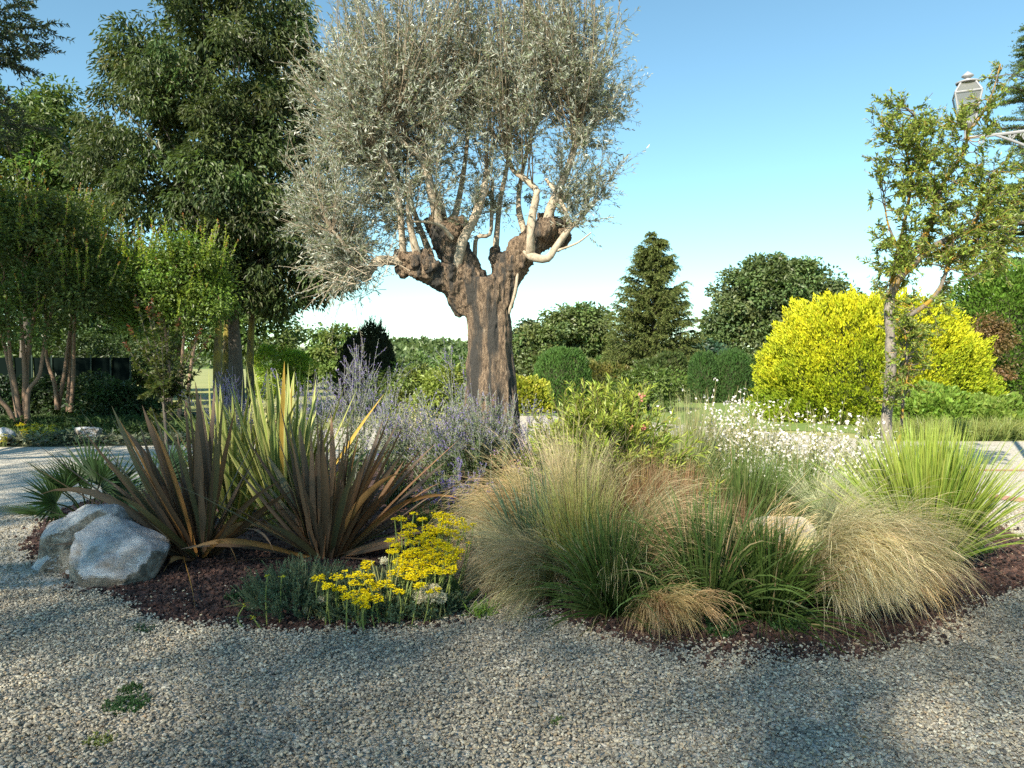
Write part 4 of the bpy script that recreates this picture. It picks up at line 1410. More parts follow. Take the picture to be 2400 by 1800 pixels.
def stonecrop(name, label, base, rx, ry, h, seed, nmat, nfl, heads, hcol=A(.82, .68, .012)):
    """a mat of needle-leaved shoots with flat yellow flower heads on stalks"""
    rg = np.random.default_rng(seed)
    t = thing(name, label, 'flower', base)
    if nmat:
        d = disc(nmat, 1, rg)
        P = base + d * A(rx, ry, 0)
        rim_ = np.hypot(d[:, 0], d[:, 1])
        D = unit(d * A(1, 1, 0) * .9 + A(0, 0, .75) + rg.normal(size=d.shape) * .3)
        st = axes(P + A(0, 0, 1) * (np.sqrt(1 - np.minimum(rim_, .99) ** 2) * h * .45)[:, None], D, rg.uniform(.6, 1.1, nmat) * h * .62, 5, -.35, .08, 1, None, rg)
        g = Geo()
        leaves_on(g, st, 30, 0, 1, .026, .006, A(.045, .085, .055), A(.10, .165, .10), .85, .2, .06, rg, .1, .05, 1, .25)
        tubes(g, st, .003, A(.10, .12, .06), 3)
        g.obj('foliage', M['matt_leaf'], t)
    if nfl:
        gS, gF = Geo(), Geo()
        for (hp, r) in heads:
            hp = np.asarray(hp)
            root = base + (hp - base) * A(.85, .9, 0) + rg.normal(size=3) * A(.03, .03, 0)
            k = spline([root, root * .45 + hp * .55 + rg.normal(size=3) * .015, hp], 7)
            tubes(gS, k, .0035, A(.22, .26, .07), 4)
            leaves_on(gS, k[None], 22, .1, .85, .022, .006, A(.13, .19, .07), None, .9, .2, .05, rg)
            m_ = int(nfl * (r / .04) ** 1.6)
            q = disc(m_, r, rg) + A(0, 0, 1) * (rg.normal(size=(m_, 1)) * r * .18)
            q[:, 2] -= (np.hypot(q[:, 0], q[:, 1]) / r) ** 2 * r * .3
            c = hp + q
            for _ in range(5):
                leaves(gF, c, unit(randdir(m_, rg) * A(1, 1, .3) + A(0, 0, .45)), Z3 + rg.normal(size=(m_, 3)) * .3, .012, .006, jit(m_, hcol, .18, .05, rg), .1)
        gS.obj('stalks', M['stem'], t)
        gF.obj('flower_heads', M['petal'], t)
    return t


rgh = np.random.default_rng(150)


def heads_px(lst, Y0, jy=.15, r=(.026, .05)):
    return [(at(x, y, 5.35 - (y - 1180) / 230 * .82 + rgh.uniform(-.06, .06)), rgh.uniform(*r)) for x, y in lst]


stonecrop('stonecrop', 'small yellow flower clump in the far left bed', gr(85, 15.3), .5, .3, .3, 151, 0, 18,
          [(gr(rgh.uniform(40, 125), 15.3 + rgh.uniform(-.2, .3), rgh.uniform(.22, .42)), rgh.uniform(.05, .08)) for _ in range(22)])
stonecrop('stonecrop', 'yellow flower patch at the left edge of the far bed', gr(12, 15.0), .3, .2, .25, 152, 0, 18,
          [(gr(rgh.uniform(-10, 40), 15.0 + rgh.uniform(-.15, .2), rgh.uniform(.08, .25)), rgh.uniform(.05, .08)) for _ in range(12)])

# ------------------------------------------------------------------ boulder, fan palm
bc = gr(225, 5.95)
rock('boulder', 'big broken grey white boulder in front of the fan palm', [
    (at(208, 1290, 6.1), A(.46, .44, .46), 12, ((0, 0, 1, .72), (-.9, -.35, .1, .70), (.25, -.95, .25, .62), (-.5, -.3, .8, .60))),
    (at(268, 1335, 5.75), A(.42, .38, .36), 17, ((.08, -.6, .80, .50), (-.95, -.3, 0, .62), (.15, -.98, -.15, .72), (.9, -.3, .1, .75))),
    (at(118, 1345, 6.0), A(.18, .2, .2), 21, ())], .012, M['rock'], bc, .016)


def fan_palm(base, fans, seed):
    rg = np.random.default_rng(seed)
    t = thing('fan_palm', 'low dark green fan palm behind the boulder', 'palm', base)
    for k, (tip, nrm, r) in enumerate(fans):
        tip = np.asarray(tip)
        g = Geo()
        path = spline([base + A(0, 0, .05), (base + tip) * .5 + A(0, 0, .10), tip], 8)
        tubes(g, path, .007, A(.06, .09, .025), 5)
        d0 = unit(tip - path[-3])
        n0 = unit(np.asarray(nrm) - d0 * np.dot(nrm, d0))
        s0 = np.cross(d0, n0)
        m_ = 26
        a = np.linspace(-1.9, 1.9, m_) + rg.normal(size=m_) * .03
        D = d0[None] * np.cos(a)[:, None] + s0[None] * np.sin(a)[:, None] + n0[None] * .12
        Ln = r * (.72 + .28 * np.cos(a * .7)) * rg.uniform(.92, 1.05, m_)
        ax = axes(np.repeat(tip[None], m_, 0), D, Ln, 7, .18, .0, 2, None, rg)
        T = tang(ax)
        S = unit(np.cross(T, np.broadcast_to(n0, T.shape)))
        w = (.028 * np.interp(np.linspace(0, 1, 7), [0, .35, .55, 1], [.35, 1, .85, .05]))[None, :, None] * .5
        up = n0[None, None] * w * .5
        V = np.stack([ax - S * w + up, ax, ax + S * w + up], 2)
        c = jit(m_, A(.045, .085, .028), .2, .05, rg)
        C = np.repeat(np.repeat(c[:, None], 7, 1)[:, :, None], 3, 2)
        g.add(V.reshape(-1, 3), grid_faces(m_, 7, 3), C.reshape(-1, 3))
        g.obj('frond', M['blade'], t)
    return t


pb = gr(205, 7.1)
fan_palm(pb, [(at(105, 1205, 6.75), (-.2, -.5, .8), .42), (at(150, 1150, 6.9), (-.3, -.5, .8), .42), (at(185, 1130, 6.9), (0, -.6, .7), .40), (at(235, 1130, 7.0), (.1, -.7, .6), .40), (at(265, 1150, 7.2), (.4, -.6, .6), .40),
              (at(215, 1120, 7.1), (0, -.4, .9), .42), (at(140, 1150, 7.0), (-.5, -.2, .8), .40), (at(300, 1180, 7.0), (.5, -.5, .6), .36), (at(130, 1180, 6.85), (-.3, -.8, .5), .36), (at(395, 1100, 7.4), (.2, -.7, .6), .36), (at(360, 1130, 7.2), (.1, -.7, .6), .36)], 160)


# ------------------------------------------------------------------ New Zealand flax
PI_ = math.pi


def flax(label, base, n, lens, width, spread, seed, kind, extra=(), aim=(0, 0), group='flax plants'):
    rg = np.random.default_rng(seed)
    t = thing('flax_plant', label, 'plant', base, group)
    az = rg.uniform(0, 2 * np.pi, n)
    tilt = np.clip(np.abs(rg.normal(0, spread, n)) + .04, .03, 1.3)
    clump = rg.integers(0, 5, n)
    az = np.where(clump < 3, az, rg.normal(PI_ * rg.integers(0, 2, n), .5))
    D = np.stack([np.cos(az) * np.sin(tilt) + aim[0], np.sin(az) * np.sin(tilt) * .9 + aim[1], np.cos(tilt)], 1)
    P = base + np.stack([np.cos(az), np.sin(az), np.zeros(n)], 1) * rg.uniform(.02, .13, (n, 1)) + A(0, 0, .01)
    Ln = rg.uniform(*lens, n) * (1 - .12 * tilt)
    gv = np.where(rg.random(n) < .14, rg.uniform(.6, 1.8, n), rg.uniform(-.08, .42, n)) * (.35 + tilt)
    wd = rg.uniform(*width, n)
    for e in extra:     # hand placed leaves: direction, length, sag
        D = np.vstack([D, unit(A(*e[0]))])
        P = np.vstack([P, base + unit(A(e[0][0], e[0][1], 0)) * .1])
        Ln = np.append(Ln, e[1])
        gv = np.append(gv, e[2])
        wd = np.append(wd, rg.uniform(*width) * .75)
    n = len(P)
    K = 11
    tt = np.linspace(0, 1, K)
    ax = axes(P, D, Ln, K, gv, .022, 1.6, None, rg)
    ax[:, :, 2] = np.maximum(ax[:, :, 2], .015)
    T = tang(ax)
    prof = np.interp(tt, [0, .12, .4, .62, .85, 1], [.62, .72, 1.0, .95, .55, .03])
    for i in range(n):
        phi = math.atan2(ax[i, -1, 1] - base[1], ax[i, -1, 0] - base[0])
        out = A(math.cos(phi), math.sin(phi), 0)
        S = unit(np.cross(T[i], out) + rg.normal(size=3) * .35)
        Nn = np.cross(S, T[i])
        w = (wd[i] * prof * .5)[:, None]
        up = Nn * w * .35 * (1.2 - tt)[:, None]
        dry = rg.random() < (.5 if gv[i] > .8 else .02)
        if kind == 'bronze':
            c = A(.110, .070, .042) if rg.random() < .6 else (A(.20, .105, .05) if rg.random() < .5 else A(.095, .092, .042))
            c = c * rg.uniform(.75, 1.3)
            e = A(.20, .085, .03)
            if dry:
                c = A(.30, .15, .045)
            cm = c[None] * (1 - tt[:, None] * .1) + (A(.13, .10, .075) * .5)[None] * tt[:, None]
            ce = cm * .75 + e * .25
            cols = np.stack([ce, cm, cm * 1.06, cm, ce], 1)
        else:
            mid = A(.20, .25, .06) * rg.uniform(.8, 1.2)
            edge = A(.54, .50, .20) * rg.uniform(.75, 1.1)
            if rg.random() < .35:
                mid, edge = A(.13, .18, .045), A(.36, .36, .12)
            if dry:
                mid, edge = A(.38, .25, .05), A(.45, .3, .06)
            o1 = np.ones((K, 1))
            cols = np.stack([edge * o1, edge * o1 * .5 + mid * o1 * .5, mid * o1, mid * o1, edge * o1], 1)
        V = np.stack([ax[i] - S * w + up, ax[i] - S * w * .55 + up * .4, ax[i], ax[i] + S * w * .55 + up * .4, ax[i] + S * w + up], 1)
        g = Geo()
        g.add(V.reshape(-1, 3), grid_faces(1, K, 5), cols.reshape(-1, 3))
        g.obj('leaf', M['sword'], t, True)
    return t


flax('bronze flax with broad sword leaves beside the boulder', gr(462, 6.35), 92, (.6, 1.5), (.045, .085), .60, 171, 'bronze',
     [((-.9, -.3, .42), 1.15, .25), ((-.85, -.4, .30), 1.0, .2), ((-.95, -.2, .16), .95, .1), ((-.8, -.35, .7), 1.5, .05), ((-.75, -.2, .8), 1.5, .02), ((.45, -.6, .5), .85, 2.6), ((.1, -.9, .3), .55, 2.4), ((.55, -.3, .55), .95, 2.8), ((-.05, -.8, .35), .5, 2.2), ((-.6, -.1, 1.0), 1.5, 0)], (-.22, -.02))
flax('bronze flax with coppery leaves above the yellow flowers', gr(765, 6.35), 125, (.5, 1.40), (.040, .078), .62, 172, 'bronze',
     [((-.8, -.4, .35), 1.0, .9), ((-.9, -.3, .25), 1.05, .6), ((.9, -.3, .32), .95, .5), ((.85, .1, .55), 1.3, .05), ((-.85, -.35, .7), 1.25, .1), ((.8, -.5, .15), .7, .5), ((-.9, -.35, .15), .9, .4), ((.75, .0, .8), 1.4, 0)], (.03, 0))
flax('yellow variegated flax, tallest of the clumps, between the bronze ones', gr(668, 7.4), 95, (.95, 1.72), (.045, .075), .36, 173, 'gold',
     [((.5, -.2, 1), 1.5, 0), ((.7, -.2, .9), 1.45, .1)], (0, 0))
flax('yellow-green flax behind the left bronze clump', gr(550, 7.7), 60, (1.0, 1.62), (.045, .070), .33, 174, 'gold', (), (0, 0))

# ------------------------------------------------------------------ stonecrop with yellow heads in front
hl = [(745, 1355), (770, 1370), (800, 1378), (830, 1365), (850, 1385), (815, 1395), (790, 1350), (838, 1345), (862, 1318), (880, 1372), (900, 1365), (920, 1290), (915, 1265), (930, 1275),
      (925, 1340), (945, 1330), (960, 1350), (975, 1335), (990, 1345), (1000, 1325), (985, 1300), (1010, 1310), (940, 1315), (955, 1300), (970, 1290), (1020, 1335), (1045, 1340), (1060, 1330), (1030, 1300),
      (985, 1260), (1000, 1250), (1015, 1265), (1035, 1275), (1050, 1285), (1070, 1290), (1005, 1235), (1030, 1240), (1045, 1225), (1060, 1245), (1075, 1260), (960, 1230), (940, 1215), (990, 1215), (1030, 1205), (1050, 1210),
      (880, 1400), (845, 1405), (860, 1350), (1020, 1380), (985, 1370), (935, 1385), (1000, 1280), (965, 1270), (950, 1250), (1080, 1225), (1090, 1235), (1012, 1290), (978, 1315), (1040, 1318), (1062, 1305)]
stonecrop('stonecrop', 'blue-green needle-leaved mat with many bright yellow flower heads', gr(895, 4.98), .48, .34, .25, 181, 760, 60, heads_px(hl, 5.05, .2, (.032, .056)) + heads_px([(x + rgh.uniform(-22, 22), y + rgh.uniform(-14, 18)) for x, y in hl], 5.05, .2, (.016, .032)))
stonecrop('stonecrop', 'bluish bushy mat with few flowers at the foot of the bronze flax', gr(705, 4.95), .30, .28, .34, 182, 360, 22,
          [(at(627, 1350, 4.7), .02), (at(660, 1350, 4.7), .02), (at(572, 1420, 4.6), .017), (at(591, 1445, 4.55), .018)], A(.42, .42, .03))
# white stonecrop head and small pale ones
rg = np.random.default_rng(183)
wt = thing('white_stonecrop', 'cream white flower cluster at the edge of the yellow flowers', 'flower', gr(1010, 4.75))
gF, gS = Geo(), Geo()
for (x, y, r, k) in ((1010, 1390, .075, 420), (985, 1400, .05, 180), (1030, 1400, .05, 200), (755, 1405, .03, 70), (770, 1450, .03, 70), (898, 1315, .03, 60), (716, 1430, .015, 16)):
    c = at(x, y, 4.72)
    q = randdir(k, rg) * (rg.random((k, 1)) ** .4) * r * A(1, 1, .75)
    for _ in range(4):
        leaves(gF, c + q, unit(randdir(k, rg) + A(0, -.3, .5)), randdir(k, rg), .011, .007, jit(k, A(.62, .58, .42), .12, .04, rg), .1)
    st = axes(np.repeat(gr(x, 4.78)[None], 12, 0) + disc(12, .05, rg), Z3 + rg.normal(size=(12, 3)) * .3, max(c[2], .05), 5, 0, .05, 1, None, rg)
    tubes(gS, st, .003, A(.2, .2, .08), 3)
gS.obj('stalks', M['stem'], wt)
gF.obj('flower_heads', M['petal'], wt)

# paddle-leaved plant and clover tuft between the two halves of the bed
rg = np.random.default_rng(184)
pd = thing('broad_leaf_plant', 'low plant with broad paddle leaves right of the yellow flowers', 'plant', gr(1078, 5.0))
for k, (dx, dy, dz, L) in enumerate(((-.15, -.2, .9, .26), (.35, -.3, .6, .24), (.8, -.4, .35, .22), (.9, -.2, .3, .16), (-.5, -.3, .5, .18), (.1, -.7, .4, .2))):
    ax = axes(gr(1078, 5.0)[None], A(dx, dy, dz)[None], L, 9, .5, 0, 1, None, rg)[0]
    T = tang(ax[None])[0]
    S = unit(np.cross(T, A(dx, dy, 0) + A(.01, 0, 0)))
    w = (.10 * np.interp(np.linspace(0, 1, 9), [0, .25, .6, .85, 1], [.15, .5, 1, .75, .05]))[:, None] * .5
    Nn = np.cross(S, T)
    g = Geo()
    c = A(.07, .115, .05) * rg.uniform(.8, 1.25)
    g.add(np.stack([ax - S * w + Nn * w * .3, ax, ax + S * w + Nn * w * .3], 1).reshape(-1, 3), grid_faces(1, 9, 3), c)
    g.obj('leaf', M['matt_leaf'], pd, True)


def weed(label, base, r, n, L, W, col, seed, h=.06, name='weed_tuft'):
    rg = np.random.default_rng(seed)
    g = Geo()
    st = axes(base + disc(n, r, rg), unit(Z3 + rg.normal(size=(n, 3)) * .6), rg.uniform(.4, 1.1, n) * h, 4, .3, .1, 1, None, rg)
    leaves_on(g, st, 7, .1, 1, L, W, col, col * 1.25, 1.0, .2, .06, rg)
    tubes(g, st, .0015, col, 3)
    tag(g.obj(name, M['leaf'], None, False, base), label, 'weed')


weed('light green clover tuft on the gravel between the two halves of the bed', gr(1130, 4.85), .06, 60, .014, .012, A(.16, .26, .04), 190, .12)
weed('dark green weed patch on the gravel at lower left', gr(288, 3.55), .10, 170, .022, .007, A(.045, .10, .03), 191, .04)
weed('second smaller green weed patch above the dark one on the gravel', gr(298, 3.72), .05, 60, .02, .007, A(.05, .10, .03), 192, .035)
weed('yellowish green weed near the bottom left corner on the gravel', gr(226, 3.2), .055, 70, .018, .007, A(.17, .20, .05), 193, .035)
weed('tiny weed seedling on the gravel before the lava mulch', gr(330, 4.55), .05, 22, .022, .014, A(.055, .10, .05), 194, .05)
weed('tiny weed on the gravel in the middle foreground', gr(1305, 3.38), .025, 16, .016, .007, A(.09, .14, .04), 195, .04)
weed('small weed at the right rim of the mulch', gr(2305, 6.5), .08, 50, .02, .012, A(.12, .2, .05), 196, .07)
weed('low leafy weed on the mulch left of the yellow flowers', gr(565, 5.2), .10, 80, .02, .016, A(.04, .08, .03), 197, .07)
# bent dry flax leaves lying on the mulch
for k, (pts, lab) in enumerate(((((425, 1335), (445, 1400), (452, 1455)), 'orange brown dry leaf lying before the bronze flax'), (((640, 1390), (600, 1415), (580, 1450)), 'twisted pale dry leaf left of the blue-green mat'), (((520, 1465), (590, 1430), (630, 1395)), 'straw-coloured dry stalk on the mulch'))):
    rg = np.random.default_rng(200 + k)
    path = []
    for j, (x, y) in enumerate(pts):
        d_ = 2880 / (y - HOR)
        path.append(gr(x, d_, (.10, .05, .035)[j]))
    p = spline(path, 9)[None]
    g = Geo()
    strips(g, p, (.022, .018, .010)[k], np.interp(np.linspace(0, 1, 9), [0, .4, 1], [.5, 1, .1]), A(.40, .20, .04) if k == 0 else A(.42, .32, .18), A(.5, .34, .12), rg)
    tag(g.obj('dry_leaf', M['straw'], None, False, p[0, -1]), lab, 'leaf')


# ------------------------------------------------------------------ Russian sage
def sage(label, base, n, H, spread, seed, aim=(0, 0), fl=1.0, leafy=1.0):
    rg = np.random.default_rng(seed)
    t = thing('russian_sage', label, 'shrub', base, 'Russian sage round the olive')
    az = rg.uniform(0, 6.28, n)
    tl = np.abs(rg.normal(0, spread, n))
    D = np.stack([np.cos(az) * np.sin(tl) + aim[0], np.sin(az) * np.sin(tl) + aim[1], np.cos(tl)], 1)
    st = axes(base + disc(n, .16, rg), D, rg.uniform(.6, 1.08, n) * H, 9, -.12, .045, 1, None, rg)
    gs, gl, gf = Geo(), Geo(), Geo()
    tubes(gs, st, (.0036 * np.linspace(1, .4, 9))[None], jit(n, A(.30, .31, .25), .15, .03, rg), 4)
    # side sprays
    i = np.repeat(np.arange(n), 5)
    tt = rg.uniform(.58, .93, len(i))
    kk = np.minimum((tt * 8).astype(int), 7)
    u = (tt * 8 - kk)[:, None]
    P0 = st[i, kk] * (1 - u) + st[i, kk + 1] * u
    T = tang(st)[i, kk]
    sd = axes(P0, unit(T + randdir(len(i), rg) * .75), (1.05 - tt) * H * rg.uniform(.3, .65, len(i)) + .04, 6, -.1, .04, 1, None, rg)
    tubes(gs, sd, (.0022 * np.linspace(1, .5, 6))[None], A(.28, .29, .25), 3)
    # leaves on the lower half
    leaves_on(gl, st, int(70 * leafy), .03, .72, .055, .015, A(.060, .108, .026), A(.125, .175, .062), .95, .2, .05, rg)
    leaves_on(gl, sd, int(10 * leafy), .0, .6, .032, .010, A(.16, .20, .11), None, .95, .2, .05, rg)
    # violet whorls on the upper half
    cv = A(.15, .085, .40)
    leaves_on(gf, st, int(28 * fl), .76, 1, .016, .010, cv, A(.25, .20, .46), 1.1, .2, .06, rg, .1, 0, 1, .0)
    leaves_on(gf, sd, int(17 * fl), .25, 1, .016, .010, cv, A(.26, .22, .44), 1.1, .2, .06, rg, .1, 0, 1, .0)
    gs.obj('stalks', M['stem'], t)
    gl.obj('foliage', M['matt_leaf'], t)
    gf.obj('flower_spikes', M['petal'], t)


sage('Russian sage with violet spikes before the shadowed yew dome', gr(832, 9.2), 46, 1.85, .24, 211, (.02, 0))
sage('Russian sage with pale stems left of the olive trunk', gr(935, 8.6), 44, 1.25, .32, 212, (.05, 0), .6, 1.3)
sage('Russian sage behind the yellow flax, leaning left', gr(560, 10.2), 46, 1.5, .36, 213, (-.12, 0), 1.2)
sage('Russian sage at the foot of the olive trunk, left side', gr(1045, 8.2), 60, 1.32, .33, 214, (0, 0), .6, 1.5)
sage('Russian sage right in front of the olive trunk', gr(1140, 8.0), 64, 1.34, .26, 215, (.0, 0), .4, 1.9)
sage('Russian sage leaning right from the olive trunk', gr(1215, 8.8), 34, 1.2, .34, 216, (.2, 0), 1.0)
sage('sprawling Russian sage low between olive and hair grass', gr(1075, 7.2), 34, .68, .7, 217, (0, -.1), 1.0)
sage('tall single-stemmed Russian sage close to the left of the trunk', gr(1065, 9.6), 8, 1.9, .08, 218, (0, 0), 1.0)
sage('Russian sage behind the yellow flax, upright', gr(730, 9.8), 26, 1.45, .25, 219, (0, 0), 1.0)


def leafy_bush(name, label, base, n, H, spread, L, W, c0, c1, seed, mat='leaf', K=8, per=60, t0=.2, cat='shrub', sides=4, stemc=A(.12, .09, .05), ang=.7, foot=.18):
    rg = np.random.default_rng(seed)
    t = thing(name, label, cat, base)
    az = rg.uniform(0, 6.28, n)
    tl = np.abs(rg.normal(0, spread, n))
    D = np.stack([np.cos(az) * np.sin(tl), np.sin(az) * np.sin(tl), np.cos(tl)], 1)
    st = axes(base + disc(n, foot, rg), D, rg.uniform(.6, 1.05, n) * H, K, .05, .05, 1, None, rg)
    i = np.repeat(np.arange(n), sides)
    tt = rg.uniform(.35, .85, len(i))
    kk = np.minimum((tt * (K - 1)).astype(int), K - 2)
    P0 = st[i, kk]
    sd = axes(P0, unit(tang(st)[i, kk] + randdir(len(i), rg) * .8 + A(0, 0, .2)), H * rg.uniform(.18, .38, len(i)), 6, -.15, .04, 1, None, rg)
    gs, gl = Geo(), Geo()
    tubes(gs, st, (.007 * np.linspace(1, .4, K))[None], stemc, 4)
    tubes(gs, sd, (.004 * np.linspace(1, .4, 6))[None], stemc, 3)
    leaves_on(gl, st, per, t0, 1, L, W, c0, c1, ang, .2, .06, rg, .2, .12)
    leaves_on(gl, sd, per // 2, .1, 1, L, W, c0, c1, ang, .2, .06, rg, .2, .12)
    gs.obj('stalks', M['stem'], t)
    gl.obj('foliage', M[mat], t)
    return t, np.concatenate([st[:, -1], sd[:, -1]])


ol, tips = leafy_bush('oleander_shrub', 'fresh green narrow-leaved oleander right of the olive', gr(1420, 7.7), 130, 1.42, .52, .115, .024, A(.10, .15, .025), A(.30, .35, .06), 221, sides=6, per=54, t0=.15)
rg = np.random.default_rng(222)
g = Geo()
sel = tips[rg.permutation(len(tips))[:9]]
for c in sel:
    leaves(g, c + rg.normal(size=(10, 3)) * .012, randdir(10, rg) + A(0, 0, .4), randdir(10, rg), .035, .025, jit(10, A(.62, .25, .20), .15), .2)
g.obj('flowers', M['petal'], ol)
# lantana flowers by the hair grass
lt, tips = leafy_bush('lantana_shrub', 'low bush with mauve and peach flower heads beside the oleander', gr(1240, 7.8), 26, .78, .5, .05, .03, A(.05, .08, .025), A(.08, .11, .035), 223, per=40)
g = Geo()
sel = tips[np.argsort(-tips[:, 2])[:70]]
for k, c in enumerate(sel):
    cc = A(.42, .26, .48) if rg.random() < .55 else A(.62, .33, .22)
    q = randdir(14, rg) * .022
    leaves(g, c + q, unit(q + A(0, 0, .01)), randdir(14, rg), .014, .012, jit(14, cc, .15), .1)
g.obj('flowers', M['petal'], lt)


# ------------------------------------------------------------------ grasses
def grass(name, label, base, n, L, w, tilt, grav, c0, c1, seed, foot=.09, aim=(0, 0), mat='blade', K=9, prof=None, wob=.02, sec=(.06, (.20, .15, .07), (.42, .33, .18)), p=1.4, cut=None):
    rg = np.random.default_rng(seed)
    az = rg.uniform(0, 6.28, n)
    tl = np.clip(np.abs(rg.normal(0, tilt, n)), 0, 1.5)
    D = np.stack([np.cos(az) * np.sin(tl) + aim[0], np.sin(az) * np.sin(tl) + aim[1], np.cos(tl)], 1)
    P = base + np.stack([np.cos(az), np.sin(az), np.zeros(n)], 1) * rg.uniform(0, foot, (n, 1))
    gv = rg.uniform(*grav, n) * (.35 + tl)
    ax = axes(P, D, rg.uniform(*L, n), K, gv, wob, p, None, rg)
    ax[:, :, 2] = np.maximum(ax[:, :, 2], .012 + .012 * rg.random((n, 1)))
    prof = np.interp(np.linspace(0, 1, K), [0, .3, .7, 1], [.6, 1, .8, .06]) if prof is None else prof
    g = Geo()
    strips(g, ax, rg.uniform(.7, 1.25, n) * w, prof, jit(n, c0, .18, .06, rg), jit(n, c1, .18, .06, rg), rg)
    if sec is not None:
        m_ = int(n * sec[0])
        idx = rg.integers(0, n, m_)
        strips(g, ax[idx] + rg.normal(size=(m_, 1, 3)) * .01, w * .8, prof, jit(m_, sec[1], .2, .06, rg), jit(m_, sec[2], .2, .06, rg), rg)
    return tag(g.obj(name, M[mat], None, False, base), label, 'grass')


def hair(label, base, n, L, seed, azm, azs, tilt, grav, c0, c1, plume=1.0, foot=.10, w=.0032, name='feather_grass'):
    """feather grass: fine hair combed over to one side, with frayed straw plumes"""
    rg = np.random.default_rng(seed)
    t = thing(name, label, 'grass', base, 'feather grass clumps')
    nl = n // 70
    laz = rg.normal(azm, azs, nl)          # locks of hair
    ltl = rg.uniform(*tilt, nl)
    lgv = rg.uniform(*grav, nl)
    lL = rg.uniform(L[0] * .55, L[1], nl)
    i = rg.integers(0, nl, n)
    loose = np.where(rg.random(n) < .2, 2.6, 1.0)
    az = laz[i] + rg.normal(0, .08, n) * loose
    tl = ltl[i] + rg.normal(0, .06, n) * loose
    D = np.stack([np.cos(az) * np.sin(tl), np.sin(az) * np.sin(tl), np.cos(tl)], 1)
    P = base + disc(nl, foot, rg)[i] + disc(n, .025, rg)
    K = 13
    ax = axes(P, D, lL[i] * rg.uniform(.75, 1.1, n), K, lgv[i] * rg.uniform(.8, 1.2, n), .024, 1.3, None, rg)
    ax[:, :, 2] = np.maximum(ax[:, :, 2], .01 + .05 * rg.random((n, 1)))
    g = Geo()
    prof = np.interp(np.linspace(0, 1, K), [0, .5, .85, 1], [1, .85, .5, .12])
    c1 = np.asarray(c1) * A(1.12, 1.16, 1.3)
    c0 = np.asarray(c0) * A(.72, .95, .9)
    lc = jit(nl, c1, .16, .05, rg)
    strips(g, ax, w, prof, jit(n, c0, .18, .06, rg), np.clip(lc[i] * rg.uniform(.6, 1.35, (n, 1)), 0, 1), rg, np.clip(np.linspace(-.25, 1.1, K), 0, 1))
    g.obj('hair', M['straw'], t)
    m_ = int(n * plume)
    if m_:
        j = rg.integers(0, n, m_)
        k = rg.integers(6, K - 1, m_)
        T = tang(ax)[j, k]
        s2 = axes(ax[j, k], unit(T + randdir(m_, rg) * .35), rg.uniform(.06, .2, m_), 5, 1.0, .06, 1, None, rg)
        g = Geo()
        strips(g, s2, w * .85, [1, .9, .7, .5, .2], np.clip(lc[i[j]] * rg.uniform(.9, 1.35, (m_, 1)), 0, 1), None, rg)
        g.obj('plumes', M['straw'], t)
    return t


GR0, ST1 = A(.15, .17, .05), A(.44, .33, .17)
PI = math.pi
hair('feather grass sweeping left over the gravel', gr(1320, 5.4), 2600, (.8, 1.12), 231, PI * 1.14, .42, (.55, 1.2), (.7, 2.0), A(.12, .16, .045), A(.42, .35, .19))
hair('upright straw feather grass with tall plumes, centre of the right half', gr(1350, 5.9), 1700, (.95, 1.36), 232, PI * .5, 3.0, (.02, .55), (.3, 2.2), A(.15, .18, .045), A(.48, .39, .21))
grass('grass_clump', 'fine yellow-green grass in the heart of the straw plumes', gr(1365, 5.55), 620, (.5, 1.0), .0042, .34, (.1, 1.0), A(.09, .12, .03), A(.33, .33, .11), 268, .16)
hair('feather grass arching left behind the sweeping one', gr(1275, 6.4), 1900, (.85, 1.15), 233, PI * 1.0, .5, (.3, .9), (1.0, 2.4), A(.17, .16, .05), A(.50, .36, .17))
hair('feather grass falling right between the dark green tufts', gr(1440, 5.45), 2300, (.85, 1.2), 234, -PI * .2, .35, (.35, .85), (1.3, 2.6), A(.18, .17, .06), A(.48, .36, .19))
hair('low pale feather grass behind the right-hand green tufts', gr(1760, 5.5), 2400, (.55, .75), 235, -PI * .5, 1.0, (.3, .9), (.7, 1.7), A(.22, .20, .06), A(.54, .42, .21))
hair('golden feather grass combed forward over the right rim of the mulch', gr(1925, 5.1), 4600, (.9, 1.3), 236, -PI * .45, .13, (.42, .75), (1.6, 2.6), A(.24, .25, .07), A(.54, .45, .25))
hair('pale blond feather grass sweeping right before the striped grass', gr(1945, 6.0), 1700, (.5, .82), 237, -PI * .08, .4, (.4, .95), (1.0, 2.1), A(.24, .27, .06), A(.62, .54, .34))
hair('narrow feather grass lock hanging at the far right of the bed front', gr(2045, 5.25), 1500, (.85, 1.15), 238, -PI * .42, .14, (.4, .8), (1.6, 2.6), A(.30, .25, .08), A(.56, .42, .21))
hair('wispy greenish feather grass above the pale rock', gr(1960, 6.9), 2400, (.55, .85), 239, PI * .2, 1.3, (.2, .8), (.2, .9), A(.14, .18, .06), A(.40, .40, .22), .5)
hair('small straw lock before the dark green tuft', gr(1545, 4.75), 900, (.45, .6), 240, -PI * .45, .3, (.5, .9), (1.6, 2.6), A(.25, .2, .07), A(.46, .32, .15))

